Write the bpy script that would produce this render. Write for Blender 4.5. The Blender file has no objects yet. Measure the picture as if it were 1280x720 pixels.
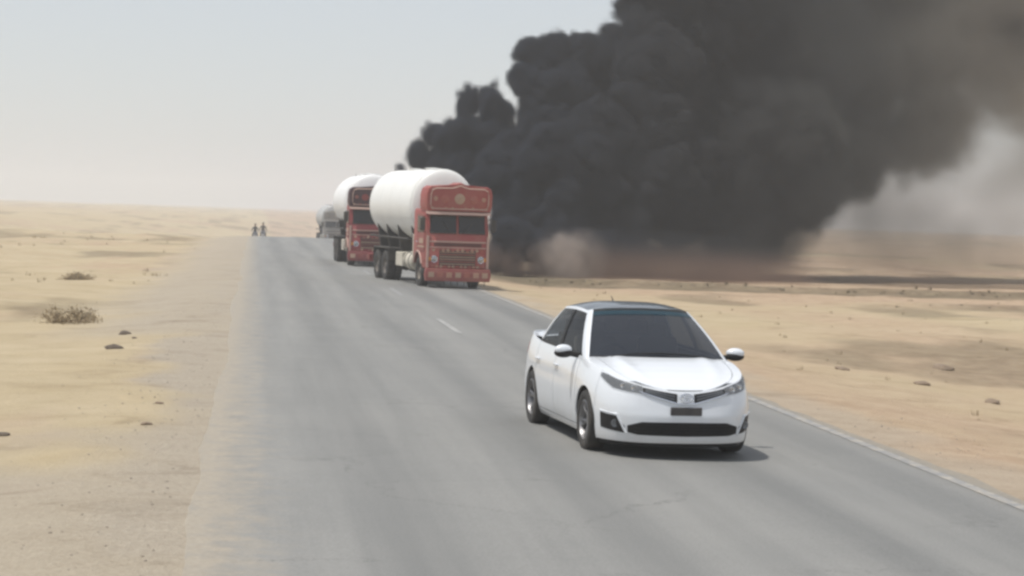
import bpy, bmesh, math, random
import numpy as np
from mathutils import Vector, Matrix

R = math.radians
SC = bpy.context.scene
COL = SC.collection
random.seed(7)
RNG = np.random.default_rng(11)

# ------------------------------------------------------------------ camera
CAM_H = 2.6
FPX = 2700.0                                   # focal length in pixels of a 1280-wide frame
YAW, PITCH, ROLL = R(6.85), R(2.10), R(2.0)
cam_d = bpy.data.cameras.new('camera')
cam_d.sensor_width = 36.0
cam_d.lens = FPX / 1280.0 * 36.0
cam_d.clip_start = 0.1
cam_d.clip_end = 6000.0
cam = bpy.data.objects.new('camera', cam_d)
COL.objects.link(cam)
fw = Vector((math.sin(YAW) * math.cos(PITCH), math.cos(YAW) * math.cos(PITCH), -math.sin(PITCH)))
r0 = Vector((math.cos(YAW), -math.sin(YAW), 0.0))
u0 = r0.cross(fw)
Rv = r0 * math.cos(ROLL) + u0 * math.sin(ROLL)
Uv = u0 * math.cos(ROLL) - r0 * math.sin(ROLL)
cam.matrix_world = Matrix(((Rv.x, Uv.x, -fw.x, 0), (Rv.y, Uv.y, -fw.y, 0), (Rv.z, Uv.z, -fw.z, CAM_H), (0, 0, 0, 1)))
SC.camera = cam

# ------------------------------------------------------------------ sky, sun, exposure
SUN_EL = R(69)
sun_dir = Vector((-0.98, -0.14, 0)).normalized() * math.cos(SUN_EL) + Vector((0, 0, math.sin(SUN_EL)))   # towards the sun
world = bpy.data.worlds.new('World')
SC.world = world
world.use_nodes = True
wn = world.node_tree
bg = wn.nodes['Background']
sky = wn.nodes.new('ShaderNodeTexSky')
sky.sky_type = 'NISHITA'
sky.sun_disc = False
sky.sun_elevation = SUN_EL
sky.sun_rotation = math.atan2(sun_dir.x, sun_dir.y)
sky.altitude = 200
sky.air_density = 1.0
sky.dust_density = 1.0
sky.ozone_density = 1.0
dusty = wn.nodes.new('ShaderNodeMix'); dusty.data_type = 'RGBA'
dusty.inputs[0].default_value = 0.72
dusty.inputs[7].default_value = (4.15, 4.28, 4.50, 1)          # even veil of airborne dust
wn.links.new(sky.outputs[0], dusty.inputs[6])
wn.links.new(dusty.outputs[2], bg.inputs[0])
bg.inputs[1].default_value = 0.144
sl = bpy.data.lights.new('sun', 'SUN')
sl.energy = 3.5
sl.angle = R(2.0)
sl.color = (1.0, 0.965, 0.91)
sun = bpy.data.objects.new('sun', sl)
COL.objects.link(sun)
sun.rotation_euler = sun_dir.to_track_quat('Z', 'Y').to_euler()
vs = SC.view_settings
vs.view_transform = 'Standard'
vs.look = 'None'
vs.exposure = 0.06
vs.gamma = 1.0
vs.use_curve_mapping = False
cy = SC.cycles
cy.use_denoising = True
cy.max_bounces = 6
cy.diffuse_bounces = 3
cy.glossy_bounces = 3
cy.transmission_bounces = 4
cy.transparent_max_bounces = 10
cy.volume_bounces = 1
cy.volume_step_rate = 1.5
cy.use_adaptive_sampling = True
cy.adaptive_threshold = 0.025
cy.volume_max_steps = 512
cy.filter_width = 2.8
cy.sample_clamp_indirect = 6.0

# ------------------------------------------------------------------ helpers
def tag(o, label=None, cat=None, group=None, kind=None):
    if label: o['label'] = label
    if cat: o['category'] = cat
    if group: o['group'] = group
    if kind: o['kind'] = kind
    return o

def empty(name, loc=(0, 0, 0), rz=0.0):
    o = bpy.data.objects.new(name, None)
    o.empty_display_size = 0.3
    o.location = loc
    o.rotation_euler = (0, 0, rz)
    COL.objects.link(o)
    return o

def obj(name, bm, mat, parent=None, angle=35, loc=None):
    me = bpy.data.meshes.new(name)
    bm.normal_update()
    bm.to_mesh(me)
    bm.free()
    if len(me.polygons):
        me.polygons.foreach_set('use_smooth', [True] * len(me.polygons))
        me.set_sharp_from_angle(angle=R(angle))
    for m in (mat if isinstance(mat, (list, tuple)) else [mat]):
        me.materials.append(m)
    o = bpy.data.objects.new(name, me)
    COL.objects.link(o)
    if parent: o.parent = parent
    if loc is not None: o.location = loc
    return o

def inst(name, me, parent=None, loc=(0, 0, 0), rot=(0, 0, 0)):
    o = bpy.data.objects.new(name, me)
    COL.objects.link(o)
    if parent: o.parent = parent
    o.location = loc
    o.rotation_euler = rot
    return o

def NB(): return bmesh.new()

def cbox(bm, c, s, bev=0.015, rot=None, seg=1):
    """bevelled box"""
    M = Matrix.Translation(c) @ (rot.to_4x4() if rot is not None else Matrix.Identity(4)) @ Matrix.Diagonal((s[0], s[1], s[2], 1))
    r = bmesh.ops.create_cube(bm, size=1.0, matrix=M)
    if bev > 0:
        es = list({e for v in r['verts'] for e in v.link_edges})
        bmesh.ops.bevel(bm, geom=es, offset=min(bev, min(s) * 0.45), segments=seg, profile=0.5, affect='EDGES')
    return bm

def tube(bm, pts, r, n=8, closed=False, cap=True):
    pts = [Vector(p) for p in pts]
    m = len(pts)
    rs = r if isinstance(r, (list, tuple)) else [r] * m
    rings = []
    for i, p in enumerate(pts):
        a = pts[(i - 1) % m] if (closed or i > 0) else p
        b = pts[(i + 1) % m] if (closed or i < m - 1) else p
        t = (b - a).normalized()
        up = Vector((0, 0, 1)) if abs(t.z) < 0.95 else Vector((1, 0, 0))
        x = t.cross(up).normalized()
        y = x.cross(t)
        rings.append([bm.verts.new(p + (x * math.cos(k * 2 * math.pi / n) + y * math.sin(k * 2 * math.pi / n)) * rs[i]) for k in range(n)])
    for i in range(m if closed else m - 1):
        A, B = rings[i], rings[(i + 1) % m]
        for k in range(n):
            bm.faces.new((A[k], A[(k + 1) % n], B[(k + 1) % n], B[k]))
    if cap and not closed:
        bm.faces.new(rings[0][::-1]); bm.faces.new(rings[-1])
    return bm

def lathe(bm, prof, o=(0, 0, 0), axis='y', n=32):
    """prof: list of (radius, position along the axis)"""
    o = Vector(o)
    def P(r, t, a):
        c, s = math.cos(a) * r, math.sin(a) * r
        return o + {'x': Vector((t, c, s)), 'y': Vector((c, t, s)), 'z': Vector((c, s, t))}[axis]
    rings = []
    for r, t in prof:
        if r < 1e-6: rings.append([bm.verts.new(P(0, t, 0))])
        else: rings.append([bm.verts.new(P(r, t, 2 * math.pi * k / n)) for k in range(n)])
    for A, B in zip(rings[:-1], rings[1:]):
        for k in range(n):
            k2 = (k + 1) % n
            if len(A) == 1 and len(B) == 1: continue
            if len(A) == 1: bm.faces.new((A[0], B[k], B[k2]))
            elif len(B) == 1: bm.faces.new((A[k], B[0], A[k2]))
            else: bm.faces.new((A[k], B[k], B[k2], A[k2]))
    return bm

def prism(bm, poly, t0, t1, plane='yz', bev=0.0):
    """poly: 2-D outline; extruded between t0 and t1 along the remaining axis"""
    def P(a, b, t):
        return {'yz': (t, a, b), 'xz': (a, t, b), 'xy': (a, b, t)}[plane]
    A = [bm.verts.new(P(a, b, t0)) for a, b in poly]
    B = [bm.verts.new(P(a, b, t1)) for a, b in poly]
    n = len(poly)
    fs = [bm.faces.new(A[::-1]), bm.faces.new(B)]
    for k in range(n): fs.append(bm.faces.new((A[k], A[(k + 1) % n], B[(k + 1) % n], B[k])))
    if bev > 0:
        es = list({e for f in fs[:2] for e in f.edges})
        bmesh.ops.bevel(bm, geom=es, offset=bev, segments=2, profile=0.5, affect='EDGES')
    bmesh.ops.recalc_face_normals(bm, faces=bm.faces)
    return bm

def sheet(bm, P, Q=None, closed_u=False):
    """grid of points P[i][j]; with an inner grid Q it becomes a thin solid"""
    m, n = len(P), len(P[0])
    V = [[bm.verts.new(p) for p in row] for row in P]
    iu = m if closed_u else m - 1
    for i in range(iu):
        for j in range(n - 1):
            i2 = (i + 1) % m
            try: bm.faces.new((V[i][j], V[i2][j], V[i2][j + 1], V[i][j + 1]))
            except ValueError: pass
    if Q is not None:
        W = [[bm.verts.new(p) for p in row] for row in Q]
        for i in range(m - 1):
            for j in range(n - 1):
                bm.faces.new((W[i][j], W[i][j + 1], W[i + 1][j + 1], W[i + 1][j]))
        for i in range(m - 1):
            bm.faces.new((V[i][0], W[i][0], W[i + 1][0], V[i + 1][0]))
            bm.faces.new((V[i][n - 1], V[i + 1][n - 1], W[i + 1][n - 1], W[i][n - 1]))
        for j in range(n - 1):
            bm.faces.new((V[0][j], V[0][j + 1], W[0][j + 1], W[0][j]))
            bm.faces.new((V[m - 1][j], W[m - 1][j], W[m - 1][j + 1], V[m - 1][j + 1]))
    return bm

# ------------------------------------------------------------------ materials
def new_mat(name):
    m = bpy.data.materials.new(name)
    m.use_nodes = True
    nt = m.node_tree
    return m, nt, nt.nodes['Principled BSDF'], nt.nodes['Material Output']

def nz(nt, scale, detail=4, rough=0.55, coord=None, vec=None):
    t = nt.nodes.new('ShaderNodeTexNoise')
    t.inputs['Scale'].default_value = scale
    t.inputs['Detail'].default_value = detail
    t.inputs['Roughness'].default_value = rough
    if vec is None:
        tc = nt.nodes.new('ShaderNodeTexCoord')
        vec = tc.outputs[coord or 'Object']
    nt.links.new(vec, t.inputs['Vector'])
    return t

def ramp(nt, src, stops):
    r = nt.nodes.new('ShaderNodeValToRGB')
    nt.links.new(src, r.inputs[0])
    el = r.color_ramp.elements
    el[0].position, el[0].color = stops[0][0], (*stops[0][1], 1)
    el[1].position, el[1].color = stops[-1][0], (*stops[-1][1], 1)
    for p, c in stops[1:-1]:
        e = el.new(p); e.color = (*c, 1)
    return r

def mixc(nt, fac, a, b, mode='MIX'):
    m = nt.nodes.new('ShaderNodeMix'); m.data_type = 'RGBA'; m.blend_type = mode
    for s, v in ((m.inputs[0], fac), (m.inputs[6], a), (m.inputs[7], b)):
        if hasattr(v, 'is_linked') or isinstance(v, bpy.types.NodeSocket): nt.links.new(v, s)
        elif isinstance(v, (tuple, list)): s.default_value = (*v, 1)
        else: s.default_value = v
    return m.outputs[2]

def bump(nt, src, strength, dist=0.02):
    b = nt.nodes.new('ShaderNodeBump')
    b.inputs['Strength'].default_value = strength
    b.inputs['Distance'].default_value = dist
    nt.links.new(src, b.inputs['Height'])
    return b

def paint(name, col, rough=0.4, dirt=0.25, dirt_col=(0.36, 0.30, 0.22), scale=2.0, metallic=0.0, coat=0.0, bumpy=0.0):
    """paint with dust gathered in uneven patches"""
    m, nt, p, o = new_mat(name)
    t = nz(nt, scale, 6, 0.65)
    r = ramp(nt, t.outputs['Fac'], [(0.42, (0, 0, 0)), (0.72, (1, 1, 1))])
    t2 = nz(nt, scale * 9, 4, 0.6)
    mm = nt.nodes.new('ShaderNodeMath'); mm.operation = 'MULTIPLY'
    nt.links.new(r.outputs[0], mm.inputs[0]); nt.links.new(t2.outputs['Fac'], mm.inputs[1])
    m2 = nt.nodes.new('ShaderNodeMath'); m2.operation = 'MULTIPLY_ADD'
    nt.links.new(mm.outputs[0], m2.inputs[0]); m2.inputs[1].default_value = dirt * 1.6; m2.inputs[2].default_value = dirt * 0.25
    c = mixc(nt, m2.outputs[0], col, dirt_col)
    nt.links.new(c, p.inputs['Base Color'])
    p.inputs['Metallic'].default_value = metallic
    rr = nt.nodes.new('ShaderNodeMath'); rr.operation = 'MULTIPLY_ADD'
    nt.links.new(m2.outputs[0], rr.inputs[0]); rr.inputs[1].default_value = 0.5; rr.inputs[2].default_value = rough
    nt.links.new(rr.outputs[0], p.inputs['Roughness'])
    p.inputs['Coat Weight'].default_value = coat
    p.inputs['Coat Roughness'].default_value = 0.08
    if bumpy:
        b = bump(nt, t2.outputs['Fac'], bumpy, 0.02)
        nt.links.new(b.outputs[0], p.inputs['Normal'])
    return m

M = {}
M['black_plastic'] = paint('black_plastic', (0.012, 0.012, 0.013), 0.5, 0.06, (0.2, 0.17, 0.13))
M['black_plastic'].node_tree.nodes['Principled BSDF'].inputs['Specular IOR Level'].default_value = .2
M['dark_shell'] = paint('dark_shell', (0.01, 0.01, 0.01), 0.8, 0.02)
M['rubber'] = paint('tyre_rubber', (0.02, 0.02, 0.02), 0.8, 0.18, (0.25, 0.21, 0.16), 5)
M['alloy'] = paint('wheel_alloy', (0.26, 0.26, 0.27), 0.38, 0.3, (0.3, 0.26, 0.2), 6, metallic=0.9)
M['chrome'] = paint('chrome', (0.75, 0.76, 0.78), 0.12, 0.05, metallic=1.0)
M['interior'] = paint('interior_cloth', (0.055, 0.052, 0.05), 0.85, 0.05)
M['seat_cloth'] = paint('seat_cloth', (0.23, 0.20, 0.17), 0.9, 0.05)
M['plate'] = paint('plate_dark', (0.03, 0.03, 0.035), 0.5, 0.2)
M['lamp_dark'] = paint('lamp_reflector', (0.16, 0.17, 0.18), 0.25, 0.08, metallic=0.5)
M['red_lamp'] = paint('red_lamp', (0.35, 0.02, 0.02), 0.2, 0.1)
M['amber'] = paint('amber_lamp', (0.6, 0.22, 0.02), 0.25, 0.1)

def car_paint():
    m = paint('car_white_paint', (0.73, 0.755, 0.78), 0.28, 0.04, (0.45, 0.39, 0.30), 1.6, coat=0.8)
    nt = m.node_tree; p = nt.nodes['Principled BSDF']
    src = p.inputs['Base Color'].links[0].from_socket
    tc = nt.nodes.new('ShaderNodeTexCoord'); sx = nt.nodes.new('ShaderNodeSeparateXYZ'); nt.links.new(tc.outputs['Object'], sx.inputs[0])
    n = nz(nt, 5, 5, .65)
    ma = nt.nodes.new('ShaderNodeMath'); ma.operation = 'MULTIPLY_ADD'; ma.inputs[1].default_value = .35; nt.links.new(n.outputs['Fac'], ma.inputs[0]); nt.links.new(sx.outputs[2], ma.inputs[2])
    mr = nt.nodes.new('ShaderNodeMapRange'); mr.inputs['From Min'].default_value = .62; mr.inputs['From Max'].default_value = .28; mr.inputs['To Max'].default_value = .38; nt.links.new(ma.outputs[0], mr.inputs['Value'])
    nt.links.new(mixc(nt, mr.outputs[0], src, (.40, .345, .27)), p.inputs['Base Color'])
    return m
M['car_white'] = car_paint()
M['roof_film'] = paint('roof_dark_film', (.045, .06, .07), .22, .12, coat=.5)
def glass_mat(name, tint, amount, rough=0.03, base=(0.02, 0.022, 0.026)):
    """tinted pane: part see-through, part dark gloss"""
    m, nt, p, o = new_mat(name)
    p.inputs['Base Color'].default_value = (*base, 1)
    p.inputs['Roughness'].default_value = rough
    p.inputs['IOR'].default_value = 1.5
    tr = nt.nodes.new('ShaderNodeBsdfTransparent')
    tr.inputs[0].default_value = (*tint, 1)
    mx = nt.nodes.new('ShaderNodeMixShader')
    mx.inputs[0].default_value = amount
    nt.links.new(p.outputs[0], mx.inputs[1]); nt.links.new(tr.outputs[0], mx.inputs[2])
    nt.links.new(mx.outputs[0], o.inputs['Surface'])
    return m
M['windscreen'] = glass_mat('windscreen_glass', (0.5, 0.55, 0.6), 0.16, 0.05, (0.022, 0.026, 0.034))
M['side_glass'] = glass_mat('side_glass', (0.8, 0.82, 0.82), 0.62, 0.03)
M['lens'] = glass_mat('lamp_lens', (0.9, 0.9, 0.9), 0.6, 0.05, (0.25, 0.26, 0.27))
M['shade_band'] = glass_mat('windscreen_shade_band', (0.1, 0.3, 0.38), 0.3, 0.05, (0.015, 0.05, 0.07))
M['truck_glass'] = glass_mat('truck_glass', (0.5, 0.5, 0.5), 0.3, 0.06, (0.03, 0.028, 0.028))

# ------------------------------------------------------------------ noise in numpy
_NT = {}
def vnoise2(x, y, seed):
    if seed not in _NT: _NT[seed] = np.random.default_rng(seed).random((256, 256))
    r = _NT[seed]
    xi, yi = np.floor(x).astype(int), np.floor(y).astype(int)
    fx, fy = x - xi, y - yi
    fx, fy = fx * fx * (3 - 2 * fx), fy * fy * (3 - 2 * fy)
    a, b = r[xi & 255, yi & 255], r[(xi + 1) & 255, yi & 255]
    c, d = r[xi & 255, (yi + 1) & 255], r[(xi + 1) & 255, (yi + 1) & 255]
    return (a * (1 - fx) + b * fx) * (1 - fy) + (c * (1 - fx) + d * fx) * fy

def fbm2(x, y, seed, octv=4, gain=0.5):
    s, a, t = 0, 1.0, 0
    for k in range(octv):
        s = s + a * vnoise2(x * 2 ** k + 17 * k, y * 2 ** k + 31 * k, seed + k); t += a; a *= gain
    return s / t

def sstep(a, b, x):
    t = np.clip((x - a) / (b - a), 0, 1)
    return t * t * (3 - 2 * t)

def vnoise3(x, y, z, seed):
    n = 64
    r = np.random.default_rng(seed).random((n, n, n)).astype(np.float32)
    xi, yi, zi = np.floor(x).astype(np.int32), np.floor(y).astype(np.int32), np.floor(z).astype(np.int32)
    fx, fy, fz = x - xi, y - yi, z - zi
    fx, fy, fz = [f * f * (3 - 2 * f) for f in (fx, fy, fz)]
    X0, X1, Y0, Y1, Z0, Z1 = xi % n, (xi + 1) % n, yi % n, (yi + 1) % n, zi % n, (zi + 1) % n
    a = r[X0, Y0, Z0] * (1 - fx) + r[X1, Y0, Z0] * fx
    b = r[X0, Y1, Z0] * (1 - fx) + r[X1, Y1, Z0] * fx
    c = r[X0, Y0, Z1] * (1 - fx) + r[X1, Y0, Z1] * fx
    d = r[X0, Y1, Z1] * (1 - fx) + r[X1, Y1, Z1] * fx
    return (a * (1 - fy) + b * fy) * (1 - fz) + (c * (1 - fy) + d * fy) * fz

# ------------------------------------------------------------------ the ground
ROAD_L, ROAD_R, ROAD_C = -0.45, 7.35, 4.2

def tilt(y): return -0.003 * np.maximum(np.asarray(y, float) - 150, 0)

def road_z(y):
    return -3.2 * sstep(150, 275, np.asarray(y, float)) + tilt(y)

def bend(y):
    """beyond the crest the road swings to the right"""
    t = np.maximum(np.asarray(y, float) - 240, 0)
    return np.where(t < 160, (t / 42.0) ** 2, (160 / 42.0) ** 2 + (t - 160) * 2 * 160 / 42.0 ** 2)

def ground_h(x, y):
    x = np.asarray(x, float); y = np.asarray(y, float)
    xb = x - bend(y)
    d = np.where(xb < ROAD_L, ROAD_L - xb, np.where(xb > ROAD_R, xb - ROAD_R, 0.0))
    near = np.exp(-(d / 28.0) ** 2)
    base = (road_z(y) - tilt(y)) * near + tilt(y)
    away = sstep(0.6, 9.0, d)
    z = base - 0.018 - 0.22 * sstep(0.5, 3.5, d) * (1 - 0.6 * sstep(8, 30, d))
    away = away * (1 - 0.85 * sstep(8, 11, x) * sstep(55, 66, y) * sstep(115, 98, y))
    z = z + away * (fbm2(x / 14, y / 20, 3, 4) - 0.5) * 0.9
    z = z + away * (fbm2(x / 2.6, y / 3.4, 9, 3) - 0.5) * 0.16
    z = z + sstep(0.1, 1.0, d) * (fbm2(x / 0.55, y / 0.55, 21, 3) - 0.5) * 0.05
    z = z + sstep(25, 160, d) * (fbm2(x / 60, y / 60, 5, 4) - 0.45) * 2.0
    # smooth sand drift beside the left edge
    z = z + 0.20 * np.exp(-((x + 3.6) / 1.9) ** 2 - ((y - 31) / 7.0) ** 2)
    # earth bank crossing the plain on the right, with a steep side towards the road end
    yb = 81.5 + 0.10 * (x - 20) * 0.3 + 0.7 * np.sin(x / 6.0) + 0.35 * np.sin(x / 2.3)
    t = y - yb
    hb = (0.20 + 0.08 * (fbm2(x / 3.0, x * 0 + 3, 33, 3) - 0.5) * 2) * sstep(9.0, 13.0, x)
    z = z + hb * np.where(t < 0, np.exp(-(t / 0.35) ** 2), np.exp(-(t / 3.2) ** 2))
    yb2 = 69.5 + 0.4 * np.sin(x / 4.0)
    t2 = y - yb2
    hb2 = 0.13 * sstep(18.0, 22.0, x)
    z = z + hb2 * np.where(t2 < 0, np.exp(-(t2 / 0.35) ** 2), np.exp(-(t2 / 2.4) ** 2))
    return z

def gz(x, y): return float(ground_h(np.array([x]), np.array([y]))[0])

def axis_pts(segs):
    out = [segs[0][0]]
    for a, b, st0, st1 in segs:
        p = a
        while p < b:
            f = (p - a) / (b - a)
            p += st0 + (st1 - st0) * f
            out.append(min(p, b))
    return np.array(sorted(set(np.round(out, 4))))
XS = np.concatenate([-axis_pts([(14, 60, .35, 1.5), (60, 2400, 2.5, 120)])[::-1], axis_pts([(-14, -0.7, .16, .12), (-0.7, 7.6, .5, .5), (7.6, 16, .14, .2), (16, 45, .25, .6), (45, 120, .8, 3), (120, 2400, 4, 120)])[1:]])
YS = axis_pts([(-30, 12, 3, 1), (12, 45, .14, .28), (45, 100, .28, .4), (100, 260, .6, 3), (260, 3100, 5, 110)])
GX, GY = np.meshgrid(XS, YS, indexing='ij')
GZ = ground_h(GX, GY)
nxg, nyg = GX.shape
me = bpy.data.meshes.new('desert_ground')
me.vertices.add(nxg * nyg)
me.vertices.foreach_set('co', np.stack([GX, GY, GZ], -1).astype(np.float32).ravel())
ii, jj = np.meshgrid(np.arange(nxg - 1), np.arange(nyg - 1), indexing='ij')
q = np.stack([ii * nyg + jj, (ii + 1) * nyg + jj, (ii + 1) * nyg + jj + 1, ii * nyg + jj + 1], -1).reshape(-1, 4)
me.loops.add(q.size); me.polygons.add(len(q))
me.loops.foreach_set('vertex_index', q.ravel().astype(np.int32))
me.polygons.foreach_set('loop_start', (np.arange(len(q)) * 4).astype(np.int32))
me.update(calc_edges=True)
me.polygons.foreach_set('use_smooth', np.ones(len(q), bool))
# ground colours as vertex masks: r = yellow drift sand, g = grey gravel, b = dark: scrubby patches, strips along the banks, scorch
GB_ = GX - bend(GY)
dL = np.where(GB_ < ROAD_L, ROAD_L - GB_, np.where(GB_ > ROAD_R, GB_ - ROAD_R, 0.0))
n1 = fbm2(GX / 5, GY / 9, 51, 4); n2 = fbm2(GX / 1.3, GY / 2.2, 61, 4); n3 = fbm2(GX / 16, GY / 22, 71, 4)
left = (GX < 3).astype(float)
sandm = left * sstep(0.35, 0.62, n3 * 0.6 + n2 * 0.4 + 0.12) + (1 - left) * sstep(0.58, 0.8, n3)
drift = sstep(0.75, 1.5, -GX - 0.25 + (n2 - 0.5) * 1.6) * sstep(22.5, 26, GY - (GX + 3) * 0.8 + (n2 - .5) * 4) * sstep(46, 37, GY + (n2 - .5) * 8)
sandm = np.maximum(sandm, drift)
grav = np.maximum(np.where(GX < 3, sstep(2.2, 0.4, dL + (n2 - 0.5) * 2.2), .6 * sstep(1.3, 0.2, dL + (n2 - 0.5) * 1.4)), left * sstep(25, 20, GY + (n2 - .5) * 8) * 0.85)
grav = np.maximum(grav, left * sstep(4.2, 1.6, dL + (n2 - 0.5) * 2.0) * sstep(38, 44, GY) * 0.9)
grav = grav * (1 - drift * 0.9)
dark = sstep(0.60, 0.72, n1) * 0.55 * sstep(2, 5, dL)
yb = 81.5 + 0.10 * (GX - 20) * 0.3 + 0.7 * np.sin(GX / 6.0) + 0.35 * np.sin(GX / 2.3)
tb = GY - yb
bank = sstep(-3.6, -2.4, tb + (n2 - .5) * 2.0) * sstep(.5, -.1, tb) * sstep(9.5, 12, GX) * (.65 + .35 * n2)  # darker strip along the near foot of the bank
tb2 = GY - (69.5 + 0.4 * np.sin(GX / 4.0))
bank = np.maximum(bank, sstep(-3.0, -1.8, tb2 + (n2 - .5) * 2.5) * sstep(.6, -.3, tb2) * sstep(20.5, 24, GX) * (0.3 + 0.5 * n2))  # fainter dark strip in front of the second bank
scorch = sstep(1.25, .55, np.hypot((GX - 11.2) / 3.2, (GY - 86.5) / 9.0) + (n2 - .5) * .9)      # burnt, oil-soaked soil
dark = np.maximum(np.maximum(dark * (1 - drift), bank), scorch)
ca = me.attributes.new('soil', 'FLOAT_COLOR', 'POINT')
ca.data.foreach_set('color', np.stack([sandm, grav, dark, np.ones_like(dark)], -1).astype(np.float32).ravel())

def ground_mat():
    m, nt, p, o = new_mat('desert_soil')
    at = nt.nodes.new('ShaderNodeAttribute'); at.attribute_name = 'soil'
    sp = nt.nodes.new('ShaderNodeSeparateColor'); nt.links.new(at.outputs['Color'], sp.inputs[0])
    big = nz(nt, 0.35, 6, 0.6); med = nz(nt, 2.2, 6, 0.65); fine = nz(nt, 16, 5, 0.7); grit = nz(nt, 70, 3, 0.7)
    pink = ramp(nt, med.outputs['Fac'], [(0.3, (0.37, 0.265, 0.18)), (0.55, (0.45, 0.335, 0.23)), (0.75, (0.48, 0.38, 0.265))])
    yel = ramp(nt, big.outputs['Fac'], [(0.3, (0.43, 0.345, 0.215)), (0.7, (0.49, 0.405, 0.27))])
    gry = ramp(nt, fine.outputs['Fac'], [(0.3, (0.34, 0.29, 0.225)), (0.7, (0.44, 0.385, 0.305))])
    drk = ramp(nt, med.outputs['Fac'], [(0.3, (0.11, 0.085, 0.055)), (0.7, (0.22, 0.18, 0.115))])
    c = mixc(nt, sp.outputs[0], pink.outputs[0], yel.outputs[0])
    c = mixc(nt, sp.outputs[1], c, gry.outputs[0])
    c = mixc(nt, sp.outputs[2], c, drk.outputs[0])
    tcg = nt.nodes.new('ShaderNodeTexCoord'); mpg = nt.nodes.new('ShaderNodeMapping'); nt.links.new(tcg.outputs['Object'], mpg.inputs[0]); mpg.inputs['Scale'].default_value = (.55, .9, 1); mpg.inputs['Rotation'].default_value = (0, 0, R(25))
    stk = nz(nt, .9, 10, .74, vec=mpg.outputs[0])
    stk.inputs['Distortion'].default_value = .8
    sr = ramp(nt, stk.outputs['Fac'], [(.28, (.58, .54, .50)), (.46, (.96, .95, .94)), (.58, (1, 1, 1)), (.72, (1.14, 1.12, 1.10))])
    c = mixc(nt, .8, c, sr.outputs[0], 'MULTIPLY')
    sp2 = ramp(nt, grit.outputs['Fac'], [(0.30, (0.66, 0.63, 0.60)), (0.44, (1, 1, 1))])
    gf = nt.nodes.new('ShaderNodeMath'); gf.operation = 'MULTIPLY_ADD'; gf.inputs[1].default_value = 0.6; gf.inputs[2].default_value = 0.25
    nt.links.new(sp.outputs[1], gf.inputs[0])
    c = mixc(nt, gf.outputs[0], c, sp2.outputs[0], 'MULTIPLY')
    nt.links.new(c, p.inputs['Base Color'])
    p.inputs['Roughness'].default_value = 0.95
    p.inputs['Specular IOR Level'].default_value = 0.15
    ad = nt.nodes.new('ShaderNodeMath'); ad.operation = 'ADD'
    nt.links.new(fine.outputs['Fac'], ad.inputs[0]); nt.links.new(med.outputs['Fac'], ad.inputs[1])
    b = bump(nt, ad.outputs[0], 0.7, 0.07)
    nt.links.new(b.outputs[0], p.inputs['Normal'])
    return m
me.materials.append(ground_mat())
ground = bpy.data.objects.new('desert_ground', me); COL.objects.link(ground)
tag(ground, kind='structure')

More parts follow.
